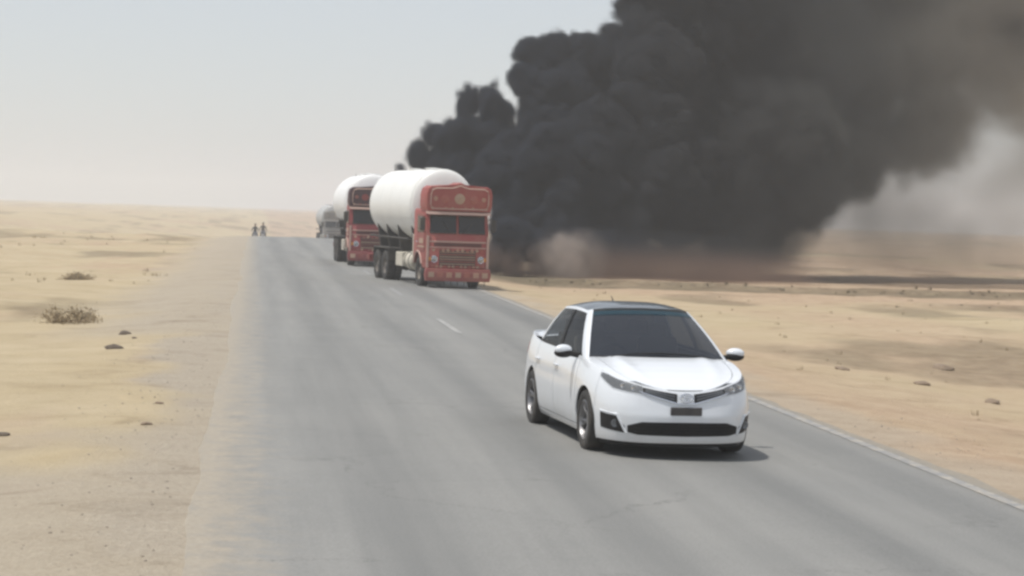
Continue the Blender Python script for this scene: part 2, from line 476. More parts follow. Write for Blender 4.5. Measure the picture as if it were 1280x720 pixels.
# ------------------------------------------------------------------ road
def road_mat():
    m, nt, p, o = new_mat('dusty_asphalt')
    tc = nt.nodes.new('ShaderNodeTexCoord')
    sx = nt.nodes.new('ShaderNodeSeparateXYZ'); nt.links.new(tc.outputs['Object'], sx.inputs[0])
    mp = nt.nodes.new('ShaderNodeMapping'); nt.links.new(tc.outputs['Object'], mp.inputs[0]); mp.inputs['Scale'].default_value = (1.0, 0.035, 1)
    streak = nz(nt, 1.5, 5, 0.6, vec=mp.outputs[0])
    patch = nz(nt, 0.3, 5, 0.6); fine = nz(nt, 45, 4, 0.7); med = nz(nt, 3.0, 6, 0.65)
    c = ramp(nt, streak.outputs['Fac'], [(0.3, (0.195, 0.194, 0.184)), (0.7, (0.255, 0.250, 0.234))]).outputs[0]
    pr = ramp(nt, patch.outputs['Fac'], [(0.3, (0.93, 0.935, 0.94)), (0.7, (1.05, 1.045, 1.04))])
    c = mixc(nt, 1.0, c, pr.outputs[0], 'MULTIPLY')
    fr = ramp(nt, fine.outputs['Fac'], [(0.25, (0.72, 0.72, 0.72)), (0.7, (1.15, 1.15, 1.15))])
    c = mixc(nt, 0.8, c, fr.outputs[0], 'MULTIPLY')
    def track(cx_, w_):
        a = nt.nodes.new('ShaderNodeMath'); a.operation = 'SUBTRACT'; a.inputs[1].default_value = cx_; nt.links.new(sx.outputs[0], a.inputs[0])
        b_ = nt.nodes.new('ShaderNodeMath'); b_.operation = 'ABSOLUTE'; nt.links.new(a.outputs[0], b_.inputs[0])
        m_ = nt.nodes.new('ShaderNodeMapRange'); m_.interpolation_type = 'SMOOTHSTEP'; m_.inputs['From Min'].default_value = w_; m_.inputs['From Max'].default_value = 0.05; nt.links.new(b_.outputs[0], m_.inputs['Value'])
        return m_.outputs[0]
    for tcx in (1.35, 3.05, 4.95, 6.45):
        c = mixc(nt, track(tcx, .55), c, mixc(nt, 1.0, c, (.87, .875, .88), 'MULTIPLY'))
    vo = nt.nodes.new('ShaderNodeTexVoronoi'); vo.feature = 'DISTANCE_TO_EDGE'; vo.inputs['Scale'].default_value = .42
    wv = nz(nt, 1.6, 5, .7); wm = nt.nodes.new('ShaderNodeVectorMath'); wm.operation = 'ADD'
    ws_ = nt.nodes.new('ShaderNodeVectorMath'); ws_.operation = 'SCALE'; ws_.inputs['Scale'].default_value = 1.3; nt.links.new(wv.outputs['Color'], ws_.inputs[0])
    nt.links.new(tc.outputs['Object'], wm.inputs[0]); nt.links.new(ws_.outputs[0], wm.inputs[1]); nt.links.new(wm.outputs[0], vo.inputs['Vector'])
    cr = ramp(nt, vo.outputs['Distance'], [(0.0, (.55, .55, .55)), (.012, (1, 1, 1))])
    cmask = ramp(nt, patch.outputs['Fac'], [(.48, (0, 0, 0)), (.62, (1, 1, 1))])
    c = mixc(nt, cmask.outputs[0], c, mixc(nt, 1.0, c, cr.outputs[0], 'MULTIPLY'))
    # sand blown over both edges
    def edge(a, b):
        mr = nt.nodes.new('ShaderNodeMapRange'); mr.inputs['From Min'].default_value = a; mr.inputs['From Max'].default_value = b
        nt.links.new(sx.outputs[0], mr.inputs['Value']); return mr.outputs[0]
    mx = nt.nodes.new('ShaderNodeMath'); mx.operation = 'MAXIMUM'
    nt.links.new(edge(0.75, -0.35), mx.inputs[0]); nt.links.new(edge(6.8, 7.3), mx.inputs[1])
    pw = nt.nodes.new('ShaderNodeMath'); pw.operation = 'POWER'; pw.inputs[1].default_value = 2.0
    nt.links.new(mx.outputs[0], pw.inputs[0])
    mm = nt.nodes.new('ShaderNodeMath'); mm.operation = 'MULTIPLY_ADD'; mm.inputs[1].default_value = 2.2; mm.inputs[2].default_value = -1.15
    nt.links.new(med.outputs['Fac'], mm.inputs[0])
    ad = nt.nodes.new('ShaderNodeMath'); ad.operation = 'ADD'; ad.use_clamp = True
    nt.links.new(pw.outputs[0], ad.inputs[0]); nt.links.new(mm.outputs[0], ad.inputs[1])
    gt = nt.nodes.new('ShaderNodeMath'); gt.operation = 'MULTIPLY'; gt.use_clamp = True
    g2 = nt.nodes.new('ShaderNodeMath'); g2.operation = 'MULTIPLY'; g2.inputs[1].default_value = 3.0; g2.use_clamp = True
    nt.links.new(pw.outputs[0], g2.inputs[0])
    nt.links.new(ad.outputs[0], gt.inputs[0]); nt.links.new(g2.outputs[0], gt.inputs[1])
    dcol = ramp(nt, nz(nt, 16, 5, .7).outputs['Fac'], [(0.3, (0.27, 0.235, 0.185)), (0.7, (0.365, 0.322, 0.258))])
    dgr = ramp(nt, nz(nt, 70, 3, .7).outputs['Fac'], [(0.30, (0.66, 0.63, 0.60)), (0.44, (1, 1, 1))])
    dc = mixc(nt, .8, dcol.outputs[0], dgr.outputs[0], 'MULTIPLY')
    c = mixc(nt, gt.outputs[0], c, dc)
    nt.links.new(c, p.inputs['Base Color'])
    p.inputs['Roughness'].default_value = 0.82
    p.inputs['Specular IOR Level'].default_value = 0.3
    b = bump(nt, fine.outputs['Fac'], 0.35, 0.01)
    nt.links.new(b.outputs[0], p.inputs['Normal'])
    return m
ry = axis_pts([(-30, 14, 2, 1), (14, 120, .3, 1.0), (120, 300, 1, 4), (300, 800, 5, 20)])
je = (fbm2(ry / 9.0, ry * 0 + 2, 81, 3) - 0.5) * 0.34 + (fbm2(ry / .5, ry * 0 + 9, 85, 3) - .5) * .06
je2 = (fbm2(ry / 0.9, ry * 0 + 5, 91, 4) - 0.5) * 0.24
bm = NB()
cols = []
for k, y in enumerate(ry):
    z = float(road_z(y))
    bx_ = float(bend(y)); xl, xr = ROAD_L + je[k] + bx_, ROAD_R + je2[k] + bx_
    xs = [xl - 0.06, xl] + [xl + (xr - xl) * t / 6 for t in range(1, 6)] + [xr, xr + 0.06]
    zs = [z - 0.06] + [z + 0.05 * (1 - abs(2 * t / 6 - 1)) for t in range(0, 7)] + [z - 0.06]
    cols.append([Vector((a, y, b)) for a, b in zip(xs, zs)])
sheet(bm, cols)
road = tag(obj('road', bm, road_mat(), angle=60), kind='structure')

def road_top(x, y):
    t = (x - ROAD_L) / (ROAD_R - ROAD_L)
    return float(road_z(y)) + 0.05 * (1 - abs(2 * t - 1))

def line_mat(name, col, wear):
    m, nt, p, o = new_mat(name)
    t = nz(nt, 3.5, 8, 0.75)
    r = ramp(nt, t.outputs['Fac'], [(wear - 0.06, (0, 0, 0)), (wear + 0.10, (1, 1, 1))])
    c = mixc(nt, r.outputs[0], (0.235, 0.232, 0.225), col)
    nt.links.new(c, p.inputs['Base Color']); p.inputs['Roughness'].default_value = 0.8
    return m
M['edge_paint'] = line_mat('edge_line_paint', (0.40, 0.36, 0.30), 0.52)
M['dash_paint'] = line_mat('dash_paint', (0.36, 0.352, 0.33), 0.48)
M['dash_worn'] = line_mat('dash_paint_worn', (0.31, 0.305, 0.295), 0.57)

def strip(name, x, w, ya, yb_, mat):
    bm = NB(); rows = []
    y = ya
    while True:
        rows.append([Vector((xx, y, road_top(xx, y) + 0.005)) for xx in (x - w / 2, x, x + w / 2)])
        if y >= yb_: break
        y = min(yb_, y + 1.0)
    sheet(bm, rows)
    o = obj(name, bm, mat, road, angle=60)
    return o
strip('edge_line', 7.12, 0.14, 14, 170, M['edge_paint'])
for ya, mt in ((43.6, 'dash_paint'), (61, 'dash_worn'), (78, 'dash_worn'), (96, 'dash_worn'), (26.5, 'dash_worn')):
    strip('lane_dash', ROAD_C, 0.13, ya, ya + 5.2, M[mt])

# ------------------------------------------------------------------ white sedan
def catmull(pts, per=24):
    P = np.array(pts, float)
    P = np.vstack([2 * P[0] - P[1], P, 2 * P[-1] - P[-2]])
    out = []
    for i in range(1, len(P) - 2):
        for k in range(per):
            t = k / per
            out.append(0.5 * (2 * P[i] + (P[i + 1] - P[i - 1]) * t + (2 * P[i - 1] - 5 * P[i] + 4 * P[i + 1] - P[i + 2]) * t * t + (3 * P[i] - P[i - 1] - 3 * P[i + 1] + P[i + 2]) * t ** 3))
    out.append(P[-2])
    return np.array(out)

PLAN = catmull([(0.0, 0), (0.012, 0.22), (0.045, 0.42), (0.115, 0.58), (0.235, 0.71), (0.40, 0.80), (0.62, 0.855), (0.94, 0.885), (1.4, 0.886), (2.3, 0.8875), (3.2, .885), (3.64, .882), (4.1, .855), (4.36, .79), (4.51, .67), (4.59, .42), (4.62, 0)])
seg = np.hypot(*np.diff(PLAN, axis=0).T)
PL_P = np.concatenate([[0], np.cumsum(seg)])
PMAX = PL_P[-1]
tg = np.gradient(PLAN, axis=0); tg /= np.linalg.norm(tg, axis=1)[:, None]
PL_N = np.stack([-tg[:, 1], tg[:, 0]], -1)
def p_at_s(s): return float(np.interp(s, PLAN[:, 0], PL_P))
def p_at_y(y): return float(np.interp(y, PLAN[:260, 1], PL_P[:260])) if False else float(np.interp(y, PLAN[:24 * 7, 1], PL_P[:24 * 7]))

ZK = [.14, .20, .28, .36, .45, .54, .62, .68, .74, .80, .86, .92, .98, 1.06]
SECT = [  # (p, insets at ZK)
    (0.0,            [.050, .020, .006, .002, .000, .022, .040, .052, .095, .15, .2, .25, .3, .3]),
    (p_at_y(.42),    [.050, .022, .008, .002, .000, .020, .038, .052, .095, .15, .2, .25, .3, .3]),
    (p_at_y(.60),    [.060, .035, .018, .006, .000, .008, .028, .048, .080, .12, .18, .23, .3, .3]),
    (p_at_s(.33),    [.050, .030, .018, .008, .000, .004, .018, .034, .055, .080, .11, .16, .2, .2]),
    (p_at_s(.62),    [.040, .022, .012, .004, .000, .000, .004, .012, .026, .045, .070, .11, .16, .2]),
    (p_at_s(1.2),    [.085, .045, .022, .012, .004, .000, .000, .004, .010, .022, .036, .055, .09, .14]),
    (p_at_s(2.3),    [.100, .058, .030, .016, .006, .000, .002, .010, .004, .010, .022, .038, .06, .10]),
    (p_at_s(3.4),    [.085, .045, .022, .012, .004, .000, .000, .006, .002, .010, .022, .036, .055, .09]),
    (p_at_s(4.1),    [.060, .035, .020, .008, .000, .002, .006, .012, .016, .022, .034, .050, .07, .10]),
    (p_at_s(4.5),    [.060, .035, .010, .000, .000, .012, .030, .040, .044, .050, .060, .070, .08, .10]),
    (PMAX,           [.070, .040, .010, .000, .000, .015, .035, .045, .050, .055, .060, .060, .06, .09])]
PF = np.linspace(0, PMAX, 420); ZF = np.linspace(.14, 1.1, 97)
tabs = np.array([np.interp(ZF, ZK, s[1]) for s in SECT]); keys = [s[0] for s in SECT]
IG = np.stack([np.interp(PF, keys, tabs[:, j]) for j in range(len(ZF))], -1)
def blur(a, k, ax):
    pad = [(0, 0)] * a.ndim; pad[ax] = (k, k)
    b = np.pad(a, pad, 'edge'); out = 0
    for i in range(2 * k + 1):
        sl_ = [slice(None)] * a.ndim; sl_[ax] = slice(i, i + a.shape[ax]); out = out + b[tuple(sl_)]
    return out / (2 * k + 1)
IG = blur(blur(IG, 7, 0), 1, 1)
ZTK = [(0, .700), (p_at_y(.22), .712), (p_at_y(.42), .742), (p_at_y(.60), .780), (p_at_s(.24), .800), (p_at_s(.40), .838), (p_at_s(.62), .884), (p_at_s(.94), .928), (p_at_s(1.3), .958),
       (p_at_s(2.3), .972), (p_at_s(3.2), .982), (p_at_s(3.64), 1.0), (p_at_s(4.1), 1.03), (p_at_s(4.4), 1.055), (PMAX, 1.065)]
ZTF = blur(np.interp(PF, [k for k, _ in ZTK], [v for _, v in ZTK]), 6, 0)
def zt(p): return float(np.interp(abs(p), PF, ZTF))

def S(p, z, off=0.0):
    """point of the lower body: p = path length round the car from the nose, z = height; p<0 is the other side"""
    a = min(abs(p), PMAX)
    s = np.interp(a, PL_P, PLAN[:, 0]); y = np.interp(a, PL_P, PLAN[:, 1])
    ns = np.interp(a, PL_P, PL_N[:, 0]); ny = np.interp(a, PL_P, PL_N[:, 1])
    fi = a / PMAX * 419; i = min(int(fi), 418); f = fi - i
    fj = min(max((z - .14) / .96 * 96, 0), 95.999); j = int(fj); g = fj - j
    ins = (IG[i, j] * (1 - f) + IG[i + 1, j] * f) * (1 - g) + (IG[i, j + 1] * (1 - f) + IG[i + 1, j + 1] * f) * g
    ins -= off
    return Vector((2.31 - (s - ns * ins), (y - ny * ins) * (1 if p >= 0 else -1), z))

AX_F, AX_R, WZ, ARCH = 0.945, 3.645, 0.318, 0.365
def zbot(p, low=.165):
    s = float(np.interp(abs(p), PL_P, PLAN[:, 0]))
    z = low
    for ax in (AX_F, AX_R):
        d = abs(s - ax)
        if d < ARCH: z = max(z, WZ + math.sqrt(ARCH ** 2 - d * d))
    return z

def band(bm, pa, pb, zlo, zhi, step=0.025, nz_=16, off=0.0, thick=0.014):
    n = max(2, int(abs(pb - pa) / step) + 1)
    P, Q = [], []
    for i in range(n + 1):
        p = pa + (pb - pa) * i / n
        a, b = zlo(p), zhi(p)
        if b < a + .004: b = a + .004
        P.append([S(p, a + (b - a) * j / nz_, off) for j in range(nz_ + 1)])
        if thick: Q.append([S(p, a + (b - a) * j / nz_, off - thick) for j in range(nz_ + 1)])
    sheet(bm, P, Q if thick else None)
    return bm

EP = np.linspace(0, PMAX, 500)
EE = np.array([[2.31 - v.x, v.y, v.z] for v in (S(p, zt(p)) for p in EP)])
half = int(np.argmax(EE[:, 0] > 2.0))
hs, hy, hz = np.maximum.accumulate(EE[:half, 0]), EE[:half, 1], EE[:half, 2]
def ytop(s): return float(np.interp(s, hs, hy))
def ztop(s): return float(np.interp(s, hs, hz))
HC = ([0.085, .16, .28, .45, .65, .85, 1.05, 1.3], [.705, .756, .812, .866, .912, .950, .982, 1.01])
def hood_pt(s, w, off=0.0):
    zc, ze = float(np.interp(s, *HC)), ztop(s)
    k = sstep(.1, .5, s)
    cre = 0.012 * math.exp(-((w - .60) / .09) ** 2) * k - 0.004 * math.exp(-((w - .76) / .08) ** 2) * k
    return Vector((2.31 - s, w * ytop(s), zc + (ze - zc) * abs(w) ** 2.6 + float(cre) + off))
def hood_end(w): return 1.03 + 0.25 * abs(w) ** 2.2
S_NOSE = float(hs[0])

def top_sheet(bm, w0, w1, t0=0.0, t1=1.0, nw=14, ns=36, thick=.014):
    P, Q = [], []
    for i in range(ns + 1):
        t = t0 + (t1 - t0) * i / ns
        rowp, rowq = [], []
        for j in range(nw + 1):
            w = w0 + (w1 - w0) * j / nw
            s = S_NOSE + 0.003 + (hood_end(w) - S_NOSE) * (t ** 1.6)
            v = hood_pt(s, abs(w)); v.y = abs(v.y) * (1 if w >= 0 else -1)
            rowp.append(v); rowq.append(v - Vector((0, 0, thick)))
        P.append(rowp); Q.append(rowq)
    sheet(bm, P, Q)
    return bm

BASE = [(1.03, 0, .970), (1.06, .32, .965), (1.11, .58, .958), (1.24, .795, .950)]
ROOF = [(1.90, 0, 1.462), (1.915, .24, 1.458), (1.945, .43, 1.446), (2.02, .56, 1.425)]
def side_base(s): 
    v = S(p_at_s(s), zt(p_at_s(s))); return (s, v.y - .012, v.z - .004)
GK = [(BASE[i], ROOF[i]) for i in range(4)]                           # t = 0..3 windscreen
GK += [(side_base(1.40), (2.10, .582, 1.413)),                        # 4 pillar edge
       (side_base(1.90), (2.30, .598, 1.428)),                        # 5
       (side_base(2.36), (2.50, .605, 1.432)),                        # 6 pillar
       (side_base(2.46), (2.60, .606, 1.431)),                        # 7
       (side_base(2.95), (2.88, .60, 1.423)),                        # 8
       (side_base(3.46), (3.16, .58, 1.404)),                        # 9
       ((3.86, .70, 1.015), (3.30, .545, 1.400)),                     # 10 rear glass corner
       ((3.97, .40, 1.03), (3.37, .35, 1.425)), ((4.0, 0, 1.035), (3.40, 0, 1.435))]
GB = np.array([g[0] for g in GK]); GR = np.array([g[1] for g in GK])
def G(t, h, off=0.0):
    a = abs(t)
    i = min(int(a), len(GK) - 2); f = a - i
    b = GB[i] * (1 - f) + GB[i + 1] * f; r = GR[i] * (1 - f) + GR[i + 1] * f
    d = GB[i + 1] - GB[i]
    n = np.array([-d[1], d[0], 0.0]); n /= np.linalg.norm(n) + 1e-9
    lift = 0.022 * 4 * h * (1 - h) + off
    q = b * (1 - h) + r * h + n * lift * 0.75 + np.array([0, 0, lift * .6])
    return Vector((2.31 - q[0], q[1] * (1 if t >= 0 else -1), q[2]))
def loft(bm, t0, t1, h0, h1, nt=10, nh=8, off=0.0, thick=0.0):
    P = [[G(t0 + (t1 - t0) * i / nt, h0 + (h1 - h0) * j / nh, off) for j in range(nh + 1)] for i in range(nt + 1)]
    Q = [[G(t0 + (t1 - t0) * i / nt, h0 + (h1 - h0) * j / nh, off - thick) for j in range(nh + 1)] for i in range(nt + 1)] if thick else None
    sheet(bm, P, Q)
    return bm
def zroof(s): return float(np.interp(s, [1.9, 2.1, 2.35, 2.6, 2.9, 3.15, 3.4], [1.462, 1.486, 1.501, 1.505, 1.494, 1.472, 1.435]))

def wheel_mesh():
    t = NB()
    lathe(t, [(.205, -.085), (.235, -.100), (.285, -.103), (.308, -.092), (.318, -.070), (.318, .070), (.308, .092), (.285, .103), (.235, .100), (.205, .085), (.205, -.085)], axis='y', n=40)
    r = NB()
    lathe(r, [(.0, .045), (.055, .05), (.06, .03), (.06, .0), (.0, -.02)], axis='y', n=24)
    lathe(r, [(.212, .09), (.205, .06), (.196, -.07), (.19, -.07), (.186, .07), (.2, .095), (.212, .09)], axis='y', n=40)
    for k in range(5):
        for dk in (-.16, .16):
            a = k * 2 * math.pi / 5
            b = a + dk
            p0 = Vector((math.cos(a) * .045, .03, math.sin(a) * .045)); p1 = Vector((math.cos(b) * .195, .062, math.sin(b) * .195))
            tube(r, [p0, (p0 + p1) / 2 + Vector((0, .006, 0)), p1], [.02, .016, .018], 6)
    d = NB()
    lathe(d, [(0, -.01), (.14, -.01), (.14, -.02), (0, -.02)], axis='y', n=24)
    return t, r, d

def build_car():
    car = empty('white_sedan')
    W, K = M['car_white'], M['black_plastic']
    PA = p_at_s(.575); PD1, PD2, PD3 = p_at_s(1.335), p_at_s(2.42), p_at_s(3.40); PR = p_at_s(4.06)
    top = lambda p: zt(p)
    obj('bumper', band(NB(), -PA + .003, PA - .003, lambda p: zbot(p, .175), lambda p: zt(p) - .001, .02, 26), W, car)
    obj('bumper', sheetless_rear(PR), W, car)
    b = NB(); band(b, -PA, PA, lambda p: .135, lambda p: .172, .03, 3, -.03, .02); obj('lip_spoiler', b, K, car)
    for sg in (1, -1):
        f = NB(); band(f, sg * (PA + .003), sg * (PD1 - .006), lambda p: zbot(p), top, .012, 18)
        top_sheet(f, sg * .865, sg * 1.0, 0.30, 1.0, 5, 26)
        obj('fender', f, W, car)
        for a, c in ((PD1 + .006, PD2 - .006), (PD2 + .006, PD3 - .006)):
            d = NB(); band(d, sg * a, sg * c, lambda p: zbot(p, .245), top, .02, 18)
            do = obj('door', d, W, car)
            h = NB(); pc = c - .13
            v = S(sg * pc, .80)
            cbox(h, v + Vector((0, sg * .022, 0)), (.19, .022, .028), .009)
            obj('handle', h, W, do)
        qd = NB(); band(qd, sg * (PD3 + .006), sg * (PR - .003), lambda p: zbot(p), top, .014, 18)
        obj('quarter_panel', qd, W, car)
        sl_ = NB(); band(sl_, sg * (p_at_s(AX_F + ARCH * .99)), sg * (p_at_s(AX_R - ARCH * .99)), lambda p: .165, lambda p: .238, .05, 4)
        obj('sill', sl_, W, car)
    obj('bonnet', top_sheet(NB(), -.855, .855, 0.05, 1.0, 40, 44), W, car)
    # inner shell behind the shut lines
    sh = NB(); band(sh, -PMAX, PMAX, lambda p: zbot(p, .2) + .012, lambda p: zt(p) - .02, .03, 8, -.03, 0)
    top_sheet(sh, -.97, .97, .06, 1.0, 20, 20, .0)
    for v in sh.verts:
        pass
    bmesh.ops.translate(sh, verts=[v for v in sh.verts if v.co.z > .72 and abs(v.co.y) < .85 and v.co.x > .9], vec=(0, 0, -.022))
    cbox(sh, (0, 0, .22), (3.9, 1.15, .06), .02)
    for ax in (AX_F, AX_R):                                            # wheel housings
        for sg in (1, -1):
            rows = []
            for k in range(17):
                a = math.pi * k / 16
                rows.append([Vector((2.31 - ax + math.cos(a) * .372, sg * yy, WZ + math.sin(a) * .372)) for yy in (.50, .66, .855)])
            sheet(sh, rows)
            cbox(sh, (2.31 - ax, sg * .50, WZ + .12), (.74, .02, .5), 0)
    obj('underbody', sh, M['dark_shell'], car)
    # boot lid
    P = []
    for i in range(13):
        s = 3.97 + (4.53 - 3.97) * i / 12
        yw = .70 - .09 * (i / 12) ** 2
        P.append([Vector((2.31 - s, yw * w, 1.035 + .035 * math.sin(math.pi * .5 * i / 12) - .03 * abs(w) ** 3)) for w in np.linspace(-1, 1, 15)])
    bt = NB(); sheet(bt, P)
    for sg in (1, -1):
        rows = []
        for i in range(13):
            s = 3.97 + (4.53 - 3.97) * i / 12
            yw = .70 - .09 * (i / 12) ** 2
            e = S(sg * p_at_s(s - .02), zt(p_at_s(s - .02)))
            rows.append([Vector((2.31 - s, yw * sg, 1.005 + .035 * math.sin(math.pi * .5 * i / 12))), Vector((e.x, e.y, e.z))])
        sheet(bt, rows)
    obj('boot_lid', bt, W, car)
    # greenhouse
    ws = obj('windscreen', loft(NB(), -2.86, 2.86, .03, .955, 36, 12, -.003), M['windscreen'], car)
    obj('shade_band', loft(NB(), -2.84, 2.84, .86, .953, 30, 4, .002), M['shade_band'], ws)
    obj('gasket', loft(loft(NB(), -2.9, 2.9, .0, .032, 30, 2, .001, .01), -2.9, 2.9, .95, .985, 30, 2, .001, .01), K, ws)
    for sg in (1, -1):
        obj('pillar', loft(NB(), sg * 2.86, sg * 3.93, .0, 1.0, 8, 12, .004, .02), W, car)
        obj('pillar', loft(NB(), sg * 6.0, sg * 7.0, .0, .97, 4, 8, .002, .02), K, car)
        obj('pillar', loft(NB(), sg * 8.9, sg * 10.08, .0, 1.0, 8, 10, .004, .02), W, car)
        obj('side_window', loft(NB(), sg * 3.93, sg * 6.0, .05, .95, 12, 8, -.006), M['side_glass'], car)
        obj('side_window', loft(NB(), sg * 7.0, sg * 8.9, .05, .95, 12, 8, -.006), M['side_glass'], car)
        obj('belt_moulding', loft(NB(), sg * 3.9, sg * 9.0, -.01, .055, 24, 2, .006, .012), K, car)
        obj('roof_rail', loft(NB(), sg * 3.9, sg * 9.0, .93, 1.0, 24, 3, .004, .015), W, car)
    obj('rear_window', loft(loft(NB(), 10.08, 12, .04, .97, 12, 8, -.003), -12, -10.08, .04, .97, 12, 8, -.003), M['windscreen'], car)
    P = []
    for t in np.linspace(0.0, 12.0, 73):
        r = G(t, 1.0, .004)
        s = 2.31 - r.x
        zc = zroof(s)
        P.append([Vector((r.x, r.y * w, zc + (r.z - zc) * abs(w) ** 3)) for w in np.linspace(-1, 1, 25)])
    Q = [[v - Vector((0, 0, .02)) for v in row] for row in P]
    rf = NB(); sheet(rf, P, Q); bmesh.ops.remove_doubles(rf, verts=rf.verts, dist=1e-5)
    ro = obj('roof', rf, M['roof_film'], car, angle=50)
    an = NB(); tube(an, [(-.86, 0, 1.44), (-.98, 0, 1.50), (-1.04, 0, 1.53)], [.012, .007, .004], 6); obj('antenna', an, K, ro)
    # front details
    Y = p_at_y
    for sg in (1, -1):
        gr = NB()
        band(gr, sg * Y(.095), sg * Y(.47), lambda p: float(np.interp(abs(p), [Y(.095), Y(.47)], [.588, .690])), lambda p: float(np.interp(abs(p), [Y(.095), Y(.30), Y(.47)], [.678, .706, .735])), .02, 5, .004, .01)
        go = obj('grille', gr, K, car)
        for f in (.33, .66):
            br = NB()
            band(br, sg * Y(.12), sg * Y(.44), lambda p: float(np.interp(abs(p), [Y(.095), Y(.47)], [.588 + .09 * f, .690 + .045 * f])) - .006, lambda p: float(np.interp(abs(p), [Y(.095), Y(.47)], [.588 + .09 * f, .690 + .045 * f])) + .006, .02, 2, .012, .01)
            obj('slat', br, M['lamp_dark'], go)
        hl = NB()
        pe = p_at_s(.56)
        zl = lambda p: float(np.interp(abs(p), [Y(.44), Y(.62), p_at_s(.30), pe], [.672, .688, .715, .818]))
        zh = lambda p: min(zt(p) - .010, float(np.interp(abs(p), [Y(.44), Y(.62), p_at_s(.30), pe], [.735, .780, .822, .850])))
        band(hl, sg * Y(.475), sg * pe, zl, zh, .02, 6, .003, .01)
        ho = obj('headlight', hl, M['lamp_dark'], car)
        ll = NB(); band(ll, sg * Y(.475), sg * pe, zl, zh, .02, 6, .016, 0); obj('lens', ll, M['lens'], ho)
        for yy in (.57, .68):
            bb = NB(); v = S(sg * Y(yy), (zl(Y(yy)) + zh(Y(yy))) / 2)
            lathe(bb, [(.0, 0), (.028, 0), (.034, .012), (.03, .014), (.0, .006)], v + Vector((.006, 0, 0)), 'x', 16); obj('bulb', bb, M['chrome'], ho)
        cb = NB()
        band(cb, sg * Y(.0), sg * Y(.50), lambda p: float(np.interp(abs(p), [0, Y(.10), Y(.50)], [.575, .578, .690])), lambda p: float(np.interp(abs(p), [0, Y(.10), Y(.50)], [.588, .591, .699])), .02, 2, .016, .012)
        obj('chrome_trim', cb, M['chrome'], car)
        fr = NB()
        band(fr, sg * Y(.625), sg * Y(.815), lambda p: float(np.interp(abs(p), [Y(.625), Y(.815)], [.265, .300])), lambda p: float(np.interp(abs(p), [Y(.625), Y(.70), Y(.815)], [.335, .435, .455])), .015, 5, .003, .01)
        fo = obj('fog_recess', fr, K, car)
        fl = NB(); v = S(sg * Y(.715), .355); lathe(fl, [(0, 0), (.035, 0), (.042, .014), (.037, .018), (0, .01)], v + Vector((.01, 0, 0)), 'x', 16); obj('fog_lamp', fl, M['lamp_dark'], fo)
        fe = NB()
        pts = [S(sg * Y(a), c, .006) for a, c in ((.61, .26), (.69, .45), (.815, .472))]
        tube(fe, pts, [.014, .014, .010], 6); obj('recess_edge', fe, W, fo)
        # mirror
        mr = NB()
        bmesh.ops.create_uvsphere(mr, u_segments=20, v_segments=12, radius=1.0, matrix=Matrix.Translation((2.31 - 1.52, sg * .985, 1.012)) @ Matrix.Rotation(sg * R(-14), 4, 'Z') @ Matrix.Diagonal((.062, .105, .058, 1)))
        mo = obj('mirror', mr, W, car)
        ml = NB(); bmesh.ops.create_uvsphere(ml, u_segments=16, v_segments=8, radius=1.0, matrix=Matrix.Translation((2.31 - 1.515, sg * .985, .978)) @ Matrix.Diagonal((.064, .108, .052, 1)))
        tube(ml, [(2.31 - 1.50, sg * .80, .955), (2.31 - 1.51, sg * .95, .975)], [.03, .025], 8)
        obj('mirror_base', ml, K, mo)
        wi = NB(); tube(wi, [S(0, .9) * 0 + G(sg * 1.9, .02, .02), G(sg * .9, .06, .022), G(-sg * .1, .08, .02)], .008, 5); obj('wiper', wi, K, car)
        # rear lamps
        rl = NB(); band(rl, sg * p_at_s(4.20), sg * (PMAX - .45), lambda p: .80, lambda p: .93, .03, 5, .004, .012); obj('tail_lamp', rl, M['red_lamp'], car)
    li = NB()
    band(li, -Y(.60), Y(.60), lambda p: float(np.interp(abs(p), [0, Y(.5), Y(.60)], [.248, .254, .275])), lambda p: float(np.interp(abs(p), [0, Y(.46), Y(.60)], [.392, .388, .345])), .02, 5, .003, .01)
    lo = obj('lower_intake', li, K, car)
    for zz in (.285, .32, .355):
        sb = NB(); band(sb, -Y(.53), Y(.53), lambda p: zz - .004, lambda p: zz + .004, .04, 2, .010, .008); obj('slat', sb, K, lo)
    pl = NB(); v = S(0, .505)
    cbox(pl, v + Vector((.012, 0, 0)), (.014, .34, .085), .006); obj('number_plate', pl, M['plate'], car)
    em = NB(); v = S(0, .640, .02)
    def ell(cy_, cz_, ry_, rz_): tube(em, [(v.x + .012 - (.35 * (math.sin(a) * rz_ + cz_)), cy_ + ry_ * math.cos(a), v.z + cz_ + rz_ * math.sin(a)) for a in np.linspace(0, 2 * math.pi, 25)[:-1]], .0065, 6, closed=True)
    ell(0, 0, .068, .044); ell(0, -.004, .022, .038); ell(0, .018, .046, .016)
    obj('emblem', em, M['chrome'], car)
    eb = NB(); band(eb, -Y(.085), Y(.085), lambda p: .592, lambda p: .690, .02, 5, .008, .01); obj('emblem_mount', eb, W, car)
    # wheels
    tb_, rb_, db_ = wheel_mesh()
    proto = None
    for ax in (AX_F, AX_R):
        for sg in (1, -1):
            wloc = (2.31 - ax, sg * .775, WZ)
            if proto is None:
                we = obj('wheel', db_, M['dark_shell'], car); t_ = obj('tyre', tb_, M['rubber'], we); r_ = obj('rim', rb_, M['alloy'], we)
                proto = (we.data, t_.data, r_.data)
            else:
                we = inst('wheel', proto[0], car); inst('tyre', proto[1], we); inst('rim', proto[2], we)
            we.location = wloc
            we.rotation_euler = (0, R(17 * ax), 0 if sg > 0 else math.pi)
    # cabin
    dd = NB(); cbox(dd, (.93, 0, .86), (.62, 1.42, .16), .05, seg=2); cbox(dd, (.80, .37, .93), (.3, .42, .06), .03); obj('dashboard', dd, M['interior'], car)
